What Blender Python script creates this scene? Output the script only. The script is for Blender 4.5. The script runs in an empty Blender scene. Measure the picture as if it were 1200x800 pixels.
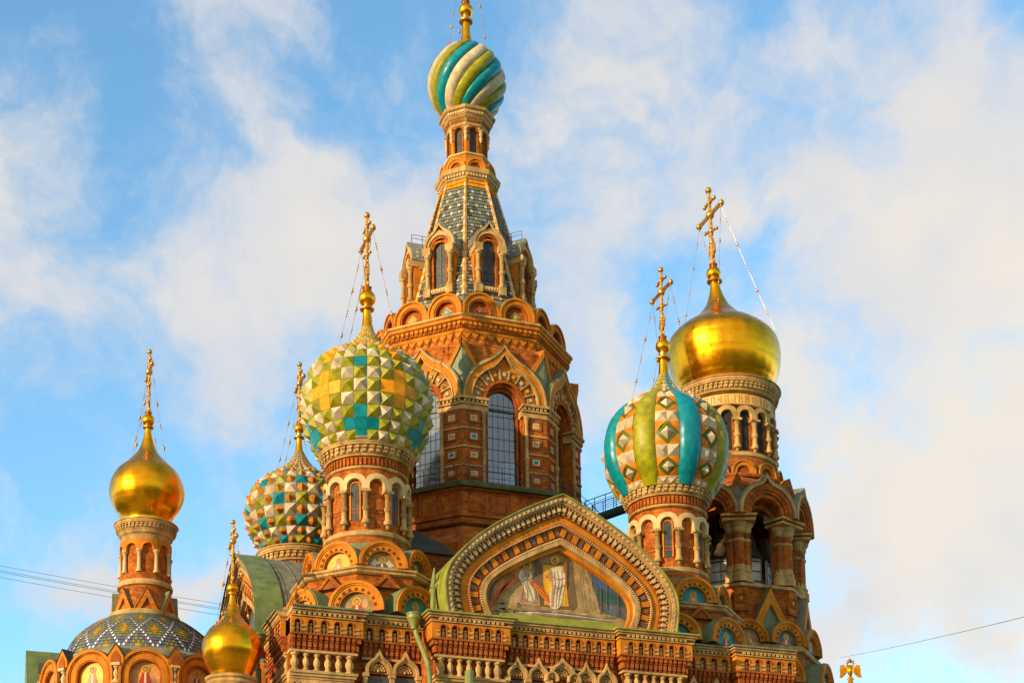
import bpy, math, random
import numpy as np
from mathutils import Vector, Matrix
rnd = random.Random(7)
D2R = math.radians
sc = bpy.context.scene
COL = sc.collection

# ------------------------------------------------------------------ camera
F, PIT, ROL, CY = 1882.4235, 0.1382, 0.0131, 1015.6808      # focal length in photo pixels, pitch, roll, principal row
HEAD = 0.3532                                                # heading, clockwise from +Y
CAM = np.array([-30.744, -89.916, 1.7])
ct, st = math.cos(HEAD), math.sin(HEAD)
cp, sp, cr, sr = math.cos(PIT), math.sin(PIT), math.cos(ROL), math.sin(ROL)
cam = bpy.data.cameras.new('camera'); camo = bpy.data.objects.new('camera', cam); COL.objects.link(camo)
cam.sensor_width = 36; cam.lens = F/1200*36; cam.shift_y = (CY-400)/1200; cam.clip_start = .5; cam.clip_end = 4000
fw = Vector((st*cp, ct*cp, sp)); rt = Vector((ct, -st, 0)); up = rt.cross(fw)
rt2 = rt*cr - up*sr; up2 = up*cr + rt*sr
# image content rolls counter-clockwise
rt2 = rt*cr - up*sr; up2 = rt*sr + up*cr
m = Matrix((rt2, up2, -fw)).transposed().to_4x4(); m.translation = Vector(CAM)
camo.matrix_world = m
sc.camera = camo

def px(W):
    u = np.asarray(W, float)-CAM
    x = u[0]*ct-u[1]*st; y = u[0]*st+u[1]*ct; z = u[2]
    dd = y*cp+z*sp; uu = z*cp-y*sp
    X = F*x/dd; Y = -F*uu/dd
    return 600+cr*X+sr*Y, CY-sr*X+cr*Y
def ray(x, y):
    X, Y = x-600, y-CY; X, Y = cr*X-sr*Y, sr*X+cr*Y
    x = X/F; u = -Y/F
    yy = cp-u*sp; z = u*cp+sp
    return np.array([x*ct+yy*st, -x*st+yy*ct, z])
def onY(x, y, Y): r = ray(x, y); return CAM+r*(Y-CAM[1])/r[1]
def onD(x, y, d): r = ray(x, y); return CAM+r*d
def Zat(pl, y, r=0):
    """height of the photo row y above plan point pl (moved r metres towards the viewer)"""
    d = CAM[:2]-np.array(pl); p = np.array(pl)+d/np.hypot(*d)*r
    z = 30.
    for _ in range(8):
        a = px((p[0], p[1], z))[1]; b = px((p[0], p[1], z+.01))[1]; z -= (a-y)/((b-a)/.01)
    return z
def Sat(pl, z):
    u = np.array([pl[0], pl[1], z])-CAM; y = u[0]*st+u[1]*ct
    return F/(y*cp+u[2]*sp)
def profile(pl, rows, r=0):
    """(photo row, half width in photo pixels) -> (radius, height) in metres"""
    out = []
    for y, hw in rows:
        z = Zat(pl, y, r); out.append((hw/Sat(pl, z), z))
    return out

# ------------------------------------------------------------------ sun and sky
SUN_EL, SUN_AZ_VEC = 13.0, (-0.93, -0.37)                   # horizontal direction towards the sun
az = math.atan2(SUN_AZ_VEC[0], SUN_AZ_VEC[1])
to_sun = Vector((math.sin(az)*math.cos(D2R(SUN_EL)), math.cos(az)*math.cos(D2R(SUN_EL)), math.sin(D2R(SUN_EL))))
sun = bpy.data.lights.new('sun', 'SUN'); suno = bpy.data.objects.new('sun', sun); COL.objects.link(suno)
sun.energy = 3.3; sun.angle = D2R(0.6); sun.color = (1.0, .76, .46)
suno.rotation_euler = to_sun.to_track_quat('Z', 'Y').to_euler()
sc.view_settings.view_transform = 'Standard'; sc.view_settings.look = 'None'
sc.view_settings.exposure = 1.0; sc.view_settings.gamma = 1; sc.view_settings.use_curve_mapping = False

world = bpy.data.worlds.new('World'); sc.world = world; world.use_nodes = True
nt = world.node_tree; N = nt.nodes; L = nt.links; N.clear()
def node(tree, t, **kw):
    n = tree.nodes.new(t)
    for k, v in kw.items(): setattr(n, k, v)
    return n
def wmath(op, a, b=None, c=None, tree=nt, clamp=False):
    n = node(tree, 'ShaderNodeMath', operation=op); n.use_clamp = clamp
    for i, v in enumerate((a, b, c)):
        if v is None: continue
        if isinstance(v, (int, float)): n.inputs[i].default_value = v
        else: tree.links.new(v, n.inputs[i])
    return n.outputs[0]
sky = node(nt, 'ShaderNodeTexSky', sky_type='NISHITA'); sky.sun_disc = False
sky.sun_elevation = D2R(SUN_EL); sky.sun_rotation = az; sky.altitude = 0; sky.air_density = 1.0; sky.dust_density = .4; sky.ozone_density = 4.0
tc = node(nt, 'ShaderNodeTexCoord')
dirv = tc.outputs['Generated']
n1 = node(nt, 'ShaderNodeTexNoise'); n1.inputs['Scale'].default_value = 7; n1.inputs['Detail'].default_value = 5; n1.inputs['Roughness'].default_value = .6
L.new(dirv, n1.inputs['Vector'])
warp = node(nt, 'ShaderNodeVectorMath', operation='MULTIPLY_ADD')
sub = node(nt, 'ShaderNodeVectorMath', operation='SUBTRACT'); L.new(n1.outputs['Color'], sub.inputs[0]); sub.inputs[1].default_value = (.5, .5, .5)
L.new(sub.outputs[0], warp.inputs[0]); warp.inputs[1].default_value = (.11, .11, .11); L.new(dirv, warp.inputs[2])
def sky_dir(x, y):
    r = ray(x, y); return r/np.linalg.norm(r)
# cloud banks: photo position, radii (px), turn (deg), weight
BANKS = [(300, 250, 190, 120, 20, .9), (170, 350, 230, 60, 20, .45), (300, 450, 160, 70, 40, .5), (20, 240, 90, 130, 0, .6), (250, 25, 130, 50, 25, .35),
         (1060, 430, 130, 310, 24, 1.0), (1180, 130, 110, 200, 20, .85), (1080, 640, 200, 120, 0, .72), (1190, 600, 90, 160, 0, .5), (1000, 780, 260, 60, 0, .6), (850, 240, 130, 70, 0, .5), (720, 110, 120, 110, 30, .38), (900, 60, 160, 70, -20, .45),
         (680, 330, 60, 110, 0, .4), (220, 690, 120, 40, 8, .85), (110, 670, 70, 22, 0, .5), (720, 480, 70, 80, 0, .35), (930, 210, 60, 40, 0, .4), (500, 330, 80, 90, 0, .25),
         (1320, 350, 150, 400, 0, .7), (-150, 300, 200, 250, 0, .6), (600, -250, 500, 160, 0, .4)]
acc = None
right = np.array([ct, -st, 0.])
for bx, by, ra, rb, tn, wgt in BANKS:
    c0 = sky_dir(bx, by); e1 = sky_dir(bx+30, by)-c0; e2 = sky_dir(bx, by-30)-c0
    k = 30/np.linalg.norm(e1)
    a_ = e1/np.linalg.norm(e1); b_ = e2/np.linalg.norm(e2)
    t_ = D2R(tn); p_ = (a_*math.cos(t_)+b_*math.sin(t_))*k/ra; q_ = (-a_*math.sin(t_)+b_*math.cos(t_))*k/rb
    d_ = node(nt, 'ShaderNodeVectorMath', operation='SUBTRACT'); L.new(warp.outputs[0], d_.inputs[0]); d_.inputs[1].default_value = tuple(c0)
    u_ = node(nt, 'ShaderNodeVectorMath', operation='DOT_PRODUCT'); L.new(d_.outputs[0], u_.inputs[0]); u_.inputs[1].default_value = tuple(p_)
    v_ = node(nt, 'ShaderNodeVectorMath', operation='DOT_PRODUCT'); L.new(d_.outputs[0], v_.inputs[0]); v_.inputs[1].default_value = tuple(q_)
    s_ = wmath('ADD', wmath('MULTIPLY', u_.outputs['Value'], u_.outputs['Value']), wmath('MULTIPLY', v_.outputs['Value'], v_.outputs['Value']))
    g_ = wmath('MULTIPLY', wmath('EXPONENT', wmath('MULTIPLY', s_, -1.0)), wgt)
    acc = g_ if acc is None else wmath('ADD', acc, g_)
# broad warm cloud bank, unseen behind the viewer, added to warm the ambient light
bd = node(nt, 'ShaderNodeVectorMath', operation='DOT_PRODUCT'); L.new(warp.outputs[0], bd.inputs[0]); bd.inputs[1].default_value = (-.62, -.75, .22)
mb_ = node(nt, 'ShaderNodeMapRange', interpolation_type='SMOOTHSTEP'); L.new(bd.outputs['Value'], mb_.inputs[0]); mb_.inputs[1].default_value = .05; mb_.inputs[2].default_value = .8
acc = wmath('ADD', acc, wmath('MULTIPLY', mb_.outputs[0], .75))
wr = node(nt, 'ShaderNodeVectorMath', operation='DOT_PRODUCT'); L.new(warp.outputs[0], wr.inputs[0]); wr.inputs[1].default_value = tuple(sky_dir(1180, 520))
mw_ = node(nt, 'ShaderNodeMapRange', interpolation_type='SMOOTHSTEP'); L.new(wr.outputs['Value'], mw_.inputs[0]); mw_.inputs[1].default_value = .955; mw_.inputs[2].default_value = 1.0
warmth = wmath('ADD', wmath('MULTIPLY', mw_.outputs[0], .45), mb_.outputs[0])
n2 = node(nt, 'ShaderNodeTexNoise'); n2.inputs['Scale'].default_value = 9; n2.inputs['Detail'].default_value = 9; n2.inputs['Roughness'].default_value = .6
L.new(warp.outputs[0], n2.inputs['Vector'])
dens = wmath('ADD', wmath('MULTIPLY_ADD', acc, .86, .08), wmath('MULTIPLY', wmath('SUBTRACT', n2.outputs['Fac'], .5), 3.0))
mr = node(nt, 'ShaderNodeMapRange', interpolation_type='SMOOTHSTEP'); L.new(dens, mr.inputs[0]); mr.inputs[1].default_value = .02; mr.inputs[2].default_value = 1.0
n3 = node(nt, 'ShaderNodeTexNoise'); n3.inputs['Scale'].default_value = 12; n3.inputs['Detail'].default_value = 6
L.new(dirv, n3.inputs['Vector'])
ccol = node(nt, 'ShaderNodeMix', data_type='RGBA'); L.new(wmath('ADD', wmath('MULTIPLY', wmath('SUBTRACT', n3.outputs['Fac'], .42), 2.6), warmth, clamp=True), ccol.inputs[0])
ccol.inputs[6].default_value = (.36, .366, .385, 1); ccol.inputs[7].default_value = (.455, .415, .36, 1)
skys = node(nt, 'ShaderNodeMix', data_type='RGBA', blend_type='MULTIPLY'); skys.inputs[0].default_value = 1
L.new(sky.outputs[0], skys.inputs[6]); skys.inputs[7].default_value = (.190, .208, .176, 1)
mix = node(nt, 'ShaderNodeMix', data_type='RGBA'); L.new(wmath('MULTIPLY', mr.outputs[0], .96), mix.inputs[0])
L.new(skys.outputs[2], mix.inputs[6]); L.new(ccol.outputs[2], mix.inputs[7])
bg = node(nt, 'ShaderNodeBackground'); L.new(mix.outputs[2], bg.inputs[0]); bg.inputs[1].default_value = 1.0
wo = node(nt, 'ShaderNodeOutputWorld'); L.new(bg.outputs[0], wo.inputs[0])
world.cycles.sampling_method = 'MANUAL'; world.cycles.sample_map_resolution = 512

# ------------------------------------------------------------------ materials
MATS = {}
def mat(name, col, rough=.8, metal=0., var=.25, scale=1.5, bump=.0, brick=False, cells=0, grime=0., bscale=8, coat=0.):
    mt = bpy.data.materials.new(name); mt.use_nodes = True
    t = mt.node_tree; b = t.nodes['Principled BSDF']; lk = t.links
    b.inputs['Roughness'].default_value = rough; b.inputs['Metallic'].default_value = metal
    b.inputs['Coat Weight'].default_value = coat
    if name == 'glass': b.inputs['Specular IOR Level'].default_value = .2
    if name in ('tile_teal', 'tile_green'): b.inputs['Specular IOR Level'].default_value = .3
    elif name.startswith(('tile', 'mos', 'cream', 'brick', 'orange')): b.inputs['Specular IOR Level'].default_value = .14
    co = node(t, 'ShaderNodeTexCoord').outputs['Object']
    nz = node(t, 'ShaderNodeTexNoise'); nz.inputs['Scale'].default_value = scale; nz.inputs['Detail'].default_value = 6; lk.new(co, nz.inputs['Vector'])
    base = node(t, 'ShaderNodeMix', data_type='RGBA')
    lo = tuple(c*(1-var) for c in col)+(1,); hi = tuple(min(1, c*(1+var)) for c in col)+(1,)
    lk.new(wmath('MULTIPLY_ADD', nz.outputs['Fac'], 2.4, -.7, tree=t, clamp=True), base.inputs[0]); base.inputs[6].default_value = lo; base.inputs[7].default_value = hi
    out = base.outputs[2]
    if cells:
        vo = node(t, 'ShaderNodeTexVoronoi'); vo.inputs['Scale'].default_value = cells; lk.new(co, vo.inputs['Vector'])
        mx = node(t, 'ShaderNodeMix', data_type='RGBA', blend_type='MULTIPLY'); mx.inputs[0].default_value = 1
        g = node(t, 'ShaderNodeRGBToBW'); lk.new(vo.outputs['Color'], g.inputs[0])
        mul = wmath('MULTIPLY_ADD', g.outputs[0], .5, .75, tree=t)
        cb = node(t, 'ShaderNodeCombineColor'); [lk.new(mul, cb.inputs[i]) for i in range(3)]
        lk.new(out, mx.inputs[6]); lk.new(cb.outputs[0], mx.inputs[7]); out = mx.outputs[2]
    if name.startswith('tile'):
        gi = node(t, 'ShaderNodeNewGeometry')
        mul = wmath('MULTIPLY_ADD', gi.outputs['Random Per Island'], .36, .80, tree=t)
        cb = node(t, 'ShaderNodeCombineColor'); [lk.new(mul, cb.inputs[i]) for i in range(3)]
        mx = node(t, 'ShaderNodeMix', data_type='RGBA', blend_type='MULTIPLY'); mx.inputs[0].default_value = 1
        lk.new(out, mx.inputs[6]); lk.new(cb.outputs[0], mx.inputs[7]); out = mx.outputs[2]
    if brick:
        geo = node(t, 'ShaderNodeNewGeometry')
        cr_ = node(t, 'ShaderNodeVectorMath', operation='CROSS_PRODUCT'); lk.new(geo.outputs['True Normal'], cr_.inputs[0]); cr_.inputs[1].default_value = (0, 0, 1)
        dt = node(t, 'ShaderNodeVectorMath', operation='DOT_PRODUCT'); lk.new(cr_.outputs[0], dt.inputs[0]); lk.new(geo.outputs['Position'], dt.inputs[1])
        sx = node(t, 'ShaderNodeSeparateXYZ'); lk.new(geo.outputs['Position'], sx.inputs[0])
        cx = node(t, 'ShaderNodeCombineXYZ'); lk.new(dt.outputs['Value'], cx.inputs[0]); lk.new(sx.outputs[2], cx.inputs[1])
        br = node(t, 'ShaderNodeTexBrick'); lk.new(cx.outputs[0], br.inputs['Vector']); br.inputs['Scale'].default_value = 1
        br.inputs['Brick Width'].default_value = .34; br.inputs['Row Height'].default_value = .11; br.inputs['Mortar Size'].default_value = .012
        br.inputs['Color1'].default_value = (1.30, 1.24, 1.15, 1); br.inputs['Color2'].default_value = (.62, .60, .60, 1); br.inputs['Mortar'].default_value = (.85, .85, .85, 1)
        mx = node(t, 'ShaderNodeMix', data_type='RGBA', blend_type='MULTIPLY'); mx.inputs[0].default_value = 1
        lk.new(out, mx.inputs[6]); lk.new(br.outputs['Color'], mx.inputs[7]); out = mx.outputs[2]
    if grime:
        g2 = node(t, 'ShaderNodeTexNoise'); g2.inputs['Scale'].default_value = .9; g2.inputs['Detail'].default_value = 9; g2.inputs['Roughness'].default_value = .7
        mp = node(t, 'ShaderNodeMapping'); mp.inputs['Scale'].default_value = (1.6, 1.6, .45); lk.new(co, mp.inputs[0]); lk.new(mp.outputs[0], g2.inputs['Vector'])
        mx = node(t, 'ShaderNodeMix', data_type='RGBA', blend_type='MULTIPLY')
        lk.new(wmath('MULTIPLY', wmath('MULTIPLY_ADD', g2.outputs['Fac'], 4.5, -2.0, tree=t, clamp=True), grime, tree=t), mx.inputs[0])
        lk.new(out, mx.inputs[6]); mx.inputs[7].default_value = (.42, .38, .33, 1); out = mx.outputs[2]
    lk.new(out, b.inputs['Base Color'])
    if bump:
        nb = node(t, 'ShaderNodeTexNoise'); nb.inputs['Scale'].default_value = bscale; nb.inputs['Detail'].default_value = 4; lk.new(co, nb.inputs['Vector'])
        bp = node(t, 'ShaderNodeBump'); bp.inputs['Strength'].default_value = bump; bp.inputs['Distance'].default_value = .05
        lk.new(nb.outputs['Fac'], bp.inputs['Height']); lk.new(bp.outputs[0], b.inputs['Normal'])
    if metal or coat:
        rr = wmath('MULTIPLY_ADD', nz.outputs['Fac'], .22, rough-.08, tree=t); lk.new(rr, b.inputs['Roughness'])
    MATS[name] = mt
    return mt
mat('brick', (.39, .106, .013), .85, brick=True, grime=.75, var=.32, scale=2.2, bump=.3)
mat('brick_dark', (.28, .082, .016), .85, brick=True, grime=.5, bump=.3)
mat('brick_red', (.31, .078, .014), .85, var=.35, grime=.4, bump=.3)
mat('brick_notch_shade', (.13, .036, .014), .85, var=.3)  # notch recesses drawn as dark blocks, their shade put into the colour
mat('orange', (.53, .175, .010), .75, var=.22, grime=.5, bump=.25)
mat('cream', (.48, .29, .10), .8, var=.25, grime=.85, bump=.3)
mat('cream_light', (.58, .40, .18), .75, var=.15, grime=.45, bump=.2)
mat('gold', (1.0, .375, .008), .25, 1.0, var=.12, scale=1.6, bump=.07, bscale=2.6)
mat('gold_old', (.62, .30, .06), .42, 1.0, var=.3, scale=6, bump=.3)
mat('tile_green', (.26, .24, .002), .45, var=.3, scale=3, grime=.3, coat=.0)
mat('tile_teal', (.001, .19, .22), .34, var=.25, scale=3, grime=.3, coat=.0)
mat('tile_white', (.52, .41, .25), .5, var=.16, scale=3, grime=.5, coat=.0)
mat('tile_yellow', (.72, .26, .003), .45, var=.2, scale=3, grime=.3, coat=.0)
mat('tile_ochre', (.46, .165, .006), .38, var=.3, scale=3, grime=.4)
mat('tile_orange', (.56, .17, .008), .38, var=.25, scale=3, grime=.35, coat=.0)
mat('lattice_white', (.72, .66, .55), .5, var=.12, grime=.2)
mat('tile_deep', (.075, .10, .008), .4, var=.3)
mat('tile_slate', (.17, .175, .155), .4, var=.35, scale=9)
mat('tile_moss', (.15, .16, .105), .4, var=.35, scale=9)
mat('tile_blue', (.11, .12, .21), .35, var=.4, scale=9)
mat('roof_green', (.15, .17, .07), .6, var=.3, grime=.6, bump=.3)
mat('roof_moss', (.13, .18, .05), .6, var=.3, grime=.5, bump=.2)
mat('roof_lime', (.24, .25, .025), .55, var=.25, grime=.45, bump=.2)
mat('roof_grey', (.17, .165, .10), .75, var=.35, grime=.7, bump=.3)
mat('roof_olive', (.24, .21, .11), .65, var=.25, grime=.6)
mat('roof_dark', (.055, .05, .04), .9, var=.3, grime=.3)
mat('pipe_green', (.19, .22, .05), .5, var=.25, grime=.5)
mat('gallery_moss', (.07, .085, .03), .7, var=.5, grime=.4)
mat('iron', (.03, .04, .04), .5, var=.3)
mat('iron_teal', (.03, .10, .11), .5, var=.3)
mat('glass', (.06, .055, .045), .3, var=.4, scale=2.5)
mat('pane_pale', (.62, .60, .56), .4, var=.3)
mat('bronze', (.10, .06, .03), .45, .6)
mat('mos_dusk', (.035, .09, .085), .5, cells=18)
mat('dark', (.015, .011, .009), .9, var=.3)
mat('mos_gold', (.66, .33, .014), .4, cells=22)
mat('mos_yellow', (.75, .36, .005), .4, cells=22)
mat('mos_orange', (.55, .25, .06), .4, cells=22)
mat('mos_grey', (.28, .175, .06), .5, cells=18)
mat('mos_rock', (.31, .20, .075), .5, cells=14, var=.4)
mat('mos_slate', (.09, .10, .10), .5, cells=18, var=.4)
mat('mos_teal', (.035, .20, .19), .45, cells=22)
mat('mos_red', (.40, .04, .02), .5, cells=22)
mat('mos_blue', (.05, .09, .19), .5, cells=22)
mat('mos_skin', (.42, .21, .09), .5, cells=26)
mat('mos_white', (.60, .48, .31), .5, cells=20, var=.3)
mat('mos_pink', (.40, .22, .13), .5, cells=20, var=.3)
mat('mos_brown', (.16, .095, .04), .5, cells=22)
mat('mos_fold', (.30, .19, .10), .5, cells=18)
mat('mos_flame', (.48, .13, .025), .5, cells=18, var=.4)
mat('mos_flame2', (.62, .26, .02), .45, cells=22)
mat('frieze_gold', (.50, .31, .07), .5, var=.3, cells=22)
mat('wire', (.05, .05, .055), .6)
mat('grass', (.06, .09, .03), .9, var=.4, scale=.3)
mat('paving', (.30, .26, .21), .85, var=.3, scale=.8)

cg = bpy.data.materials.new('clear_glass'); cg.use_nodes = True; MATS['clear_glass'] = cg
t = cg.node_tree; t.nodes.clear()
o_ = node(t, 'ShaderNodeOutputMaterial'); mx_ = node(t, 'ShaderNodeMixShader'); tr_ = node(t, 'ShaderNodeBsdfTransparent'); gl_ = node(t, 'ShaderNodeBsdfGlossy')
tr_.inputs[0].default_value = (.55, .57, .55, 1); gl_.inputs['Roughness'].default_value = .12; gl_.inputs['Color'].default_value = (.8, .82, .82, 1); mx_.inputs[0].default_value = .2
t.links.new(tr_.outputs[0], mx_.inputs[1]); t.links.new(gl_.outputs[0], mx_.inputs[2]); t.links.new(mx_.outputs[0], o_.inputs[0])

# ------------------------------------------------------------------ mesh builder
class MB:
    def __init__(s): s.v = []; s.f = []; s.m = []; s.mats = []; s.sm = []
    def mi(s, name):
        if name not in s.mats: s.mats.append(name)
        return s.mats.index(name)
    def add(s, vs, fs, m, smooth=False):
        o = len(s.v); s.v += [tuple(map(float, p)) for p in vs]
        k = s.mi(m)
        for f in fs: s.f.append([i+o for i in f]); s.m.append(k); s.sm.append(smooth)
    def box(s, fr, u0, u1, w0, w1, v0, v1, m):
        P = [fr(u, w, v) for v in (v0, v1) for w in (w0, w1) for u in (u0, u1)]
        s.add(P, [(0, 2, 3, 1), (4, 5, 7, 6), (0, 1, 5, 4), (2, 6, 7, 3), (0, 4, 6, 2), (1, 3, 7, 5)], m)
    def prism(s, fr, poly, w0, w1, m, back=True):
        n = len(poly)
        P = [fr(u, w0, v) for u, v in poly]+[fr(u, w1, v) for u, v in poly]
        fs = [list(range(n, 2*n))]+([list(range(n-1, -1, -1))] if back else [])
        fs += [(i, (i+1) % n, n+(i+1) % n, n+i) for i in range(n)]
        s.add(P, fs, m)
    def ring(s, fr, A, B, w0, w1, m, smooth=False):
        """solid strip between outer curve A and inner curve B, from depth w0 to w1"""
        n = len(A); P = []
        for w in (w0, w1):
            P += [fr(u, w, v) for u, v in A]+[fr(u, w, v) for u, v in B]
        fs = []
        for i in range(n-1):
            a0, a1, b0, b1 = i, i+1, n+i, n+i+1
            fs += [(2*n+a0, 2*n+a1, 2*n+b1, 2*n+b0), (a1, a0, b0, b1), (a0, a1, 2*n+a1, 2*n+a0), (b1, b0, 2*n+b0, 2*n+b1)]
        fs += [(0, 2*n, 3*n, n), (n-1, 2*n-1, 4*n-1, 3*n-1)]
        s.add(P, fs, m, smooth)
    def lathe(s, prof, n, m, ph=0., a0=0., a1=360., cx=0., cy=0., smooth=True, axis=None):
        full = abs(a1-a0) >= 359.9; k = n if full else n+1
        P = []
        for r, z in prof:
            ox, oy = (axis(z) if axis else (0, 0))
            for i in range(k):
                t = D2R(ph+a0+(a1-a0)*i/n); P.append((cx+ox+r*math.sin(t), cy+oy-r*math.cos(t), z))
        fs = []
        for j in range(len(prof)-1):
            for i in range(n):
                i2 = (i+1) % k if full else i+1
                fs.append((j*k+i, j*k+i2, (j+1)*k+i2, (j+1)*k+i))
        s.add(P, fs, m, smooth)
        if full:
            for j, rev in ((0, True), (len(prof)-1, False)):
                if prof[j][0] > .02:
                    idx = list(range(j*k, j*k+k)); o = len(s.v)-len(P)
                    s.f.append([o+i for i in (idx[::-1] if rev else idx)]); s.m.append(s.mi(m)); s.sm.append(False)
    def sphere(s, c, r, m, n=12, sz=1.):
        s.lathe([(max(.001, r*math.sin(math.pi*j/n)), c[2]-r*sz*math.cos(math.pi*j/n)) for j in range(n+1)], n*2 if n < 10 else 24, m, cx=c[0], cy=c[1])
    def tube(s, pts, r, m, n=6):
        pts = [Vector(p) for p in pts]; P = []
        rs = r if isinstance(r, (list, tuple)) else [r]*len(pts)
        for i, p in enumerate(pts):
            d = (pts[min(i+1, len(pts)-1)]-pts[max(i-1, 0)]).normalized()
            a = d.orthogonal().normalized() if abs(d.z) > .95 else d.cross(Vector((0, 0, 1))).normalized()
            b = d.cross(a)
            P += [p+(a*math.cos(2*math.pi*k/n)+b*math.sin(2*math.pi*k/n))*rs[i] for k in range(n)]
        fs = [(i*n+k, i*n+(k+1) % n, (i+1)*n+(k+1) % n, (i+1)*n+k) for i in range(len(pts)-1) for k in range(n)]
        fs += [list(range(n))[::-1], list(range((len(pts)-1)*n, len(pts)*n))]
        s.add(P, fs, m, True)
    def column(s, fr, u, w, z0, z1, r, m, n=10, mid=True, drop=False):
        """turned colonnette with base, ring and capital"""
        c = fr(u, w, 0); h = z1-z0; t = min(.16, h*.09)
        pr = [(r*1.5, z0), (r*1.5, z0+t), (r*1.15, z0+t*1.5), (r*1.0, z0+t*2)]
        if drop: pr = [(r*.25, z0-t*1.6), (r*.9, z0-t*.9), (r*.5, z0-t*.4)]+pr
        if mid:
            zm = z0+h*.45
            pr += [(r*.95, zm-t), (r*1.35, zm-t*.5), (r*1.35, zm+t*.5), (r*.95, zm+t)]
        pr += [(r*.88, z1-t*2.6), (r*1.1, z1-t*2.3), (r*.95, z1-t*2.), (r*1.45, z1-t*.9), (r*1.6, z1-t*.8), (r*1.6, z1)]
        s.lathe(pr, n, m, cx=c[0], cy=c[1])
    def baluster(s, fr, u, w, z0, z1, r, m, n=8):
        c = fr(u, w, 0); h = z1-z0
        s.lathe([(r*.95, z0), (r*.95, z0+.1*h), (r*.6, z0+.16*h), (r*1.05, z0+.4*h), (r*.95, z0+.55*h), (r*.5, z0+.75*h), (r*.6, z0+.82*h), (r*.95, z0+.88*h), (r*.95, z1)], n, m, cx=c[0], cy=c[1])
    def build(s, name, parent=None, rot=0., angle=32):
        me = bpy.data.meshes.new(name); me.from_pydata(s.v, [], s.f); me.update()
        for k in s.mats: me.materials.append(MATS[k])
        me.polygons.foreach_set('material_index', s.m)
        import bmesh
        bm = bmesh.new(); bm.from_mesh(me); bmesh.ops.recalc_face_normals(bm, faces=bm.faces[:]); bm.to_mesh(me); bm.free()
        me.polygons.foreach_set('use_smooth', s.sm)
        me.set_sharp_from_angle(angle=D2R(angle))
        o = bpy.data.objects.new(name, me); COL.objects.link(o)
        if parent is not None:
            o.parent = parent
            if parent.type == 'EMPTY': o.location = (0, 0, -parent['base_z'])
        o.rotation_euler.z = D2R(rot)
        return o

def thing(name, label, cat, loc=(0, 0, 0), group=None):
    o = bpy.data.objects.new(name, None); COL.objects.link(o); o.location = loc
    o.empty_display_size = .5; o['label'] = label; o['category'] = cat; o['base_z'] = float(loc[2])
    if group: o['group'] = group
    return o
def tag(o, label, cat, group=None, kind=None):
    if label: o['label'] = label
    if cat: o['category'] = cat
    if group: o['group'] = group
    if kind: o['kind'] = kind
    return o
KIDS = {}
def copy_part(o, rot, parent=None):
    c = o.copy(); COL.objects.link(c); c.parent = parent or o.parent; c.rotation_euler.z = D2R(rot)
    def rec(a, b):
        for ch in list(a.children):
            d = ch.copy(); COL.objects.link(d); d.parent = b; rec(ch, d)
    rec(o, c)
    return c

# frames: (u right, w outward, v up) -> x, y, z
def flat(phi, D):
    s_, c_ = math.sin(D2R(phi)), math.cos(D2R(phi))
    return lambda u, w, v: (u*c_+(D+w)*s_, u*s_-(D+w)*c_, v)
def cyl(R, phi=0.):
    return lambda u, w, v: ((R+w)*math.sin(u/R+D2R(phi)), -(R+w)*math.cos(u/R+D2R(phi)), v)
def shift(fr, du, dv=0., dw=0.):
    return lambda u, w, v: fr(u+du, w+dw, v+dv)

def arch(r, stilt=0., n=20, tip=0., base=0., tw=.5, flatten=1.):
    pts = [(-r, base)]
    for i in range(n+1):
        th = math.pi-math.pi*i/n
        k = max(0., 1-abs(th-math.pi/2)/tw)
        pts.append((r*math.cos(th), base+stilt+r*flatten*math.sin(th)+tip*k*k))
    return pts+[(r, base)]
def off(c, du, dv): return [(u+du, v+dv) for u, v in c]
def lerp2(A, B, t): return [((1-t)*a[0]+t*b[0], (1-t)*a[1]+t*b[1]) for a, b in zip(A, B)]
def arch_wall(mb, fr, u0, u1, v0, v1, r, spring, w0, w1, m, uc=0., n=14):
    mb.box(fr, u0, uc-r, w0, w1, v0, v1, m); mb.box(fr, uc+r, u1, w0, w1, v0, v1, m)
    B = [(uc-r*math.cos(math.pi*i/n), spring+r*math.sin(math.pi*i/n)) for i in range(n+1)]
    mb.ring(fr, [(u, v1) for u, v in B], B, w0, w1, m)

# ------------------------------------------------------------------ shared ornaments
def catmull(P, n):
    P = [np.array(p, float) for p in P]; P = [2*P[0]-P[1]]+P+[2*P[-1]-P[-2]]
    out = []
    for i in range(1, len(P)-2):
        for k in range(n):
            t = k/n; a, b, c, d = P[i-1:i+3]
            out.append(.5*((2*b)+(-a+c)*t+(2*a-5*b+4*c-d)*t*t+(-a+3*b-3*c+d)*t**3))
    out.append(P[-2]); return out
def arc_profile(prof, n=12):
    P = catmull(prof, n); s = [0.]
    for a, b in zip(P, P[1:]): s.append(s[-1]+float(np.hypot(*(b-a))))
    r = [p[0] for p in P]; z = [p[1] for p in P]
    return (lambda q: (float(np.interp(q, s, r)), float(np.interp(q, s, z)))), s[-1]
def pol(r, phi, z): return np.array([r*math.sin(phi), -r*math.cos(phi), z])

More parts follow.
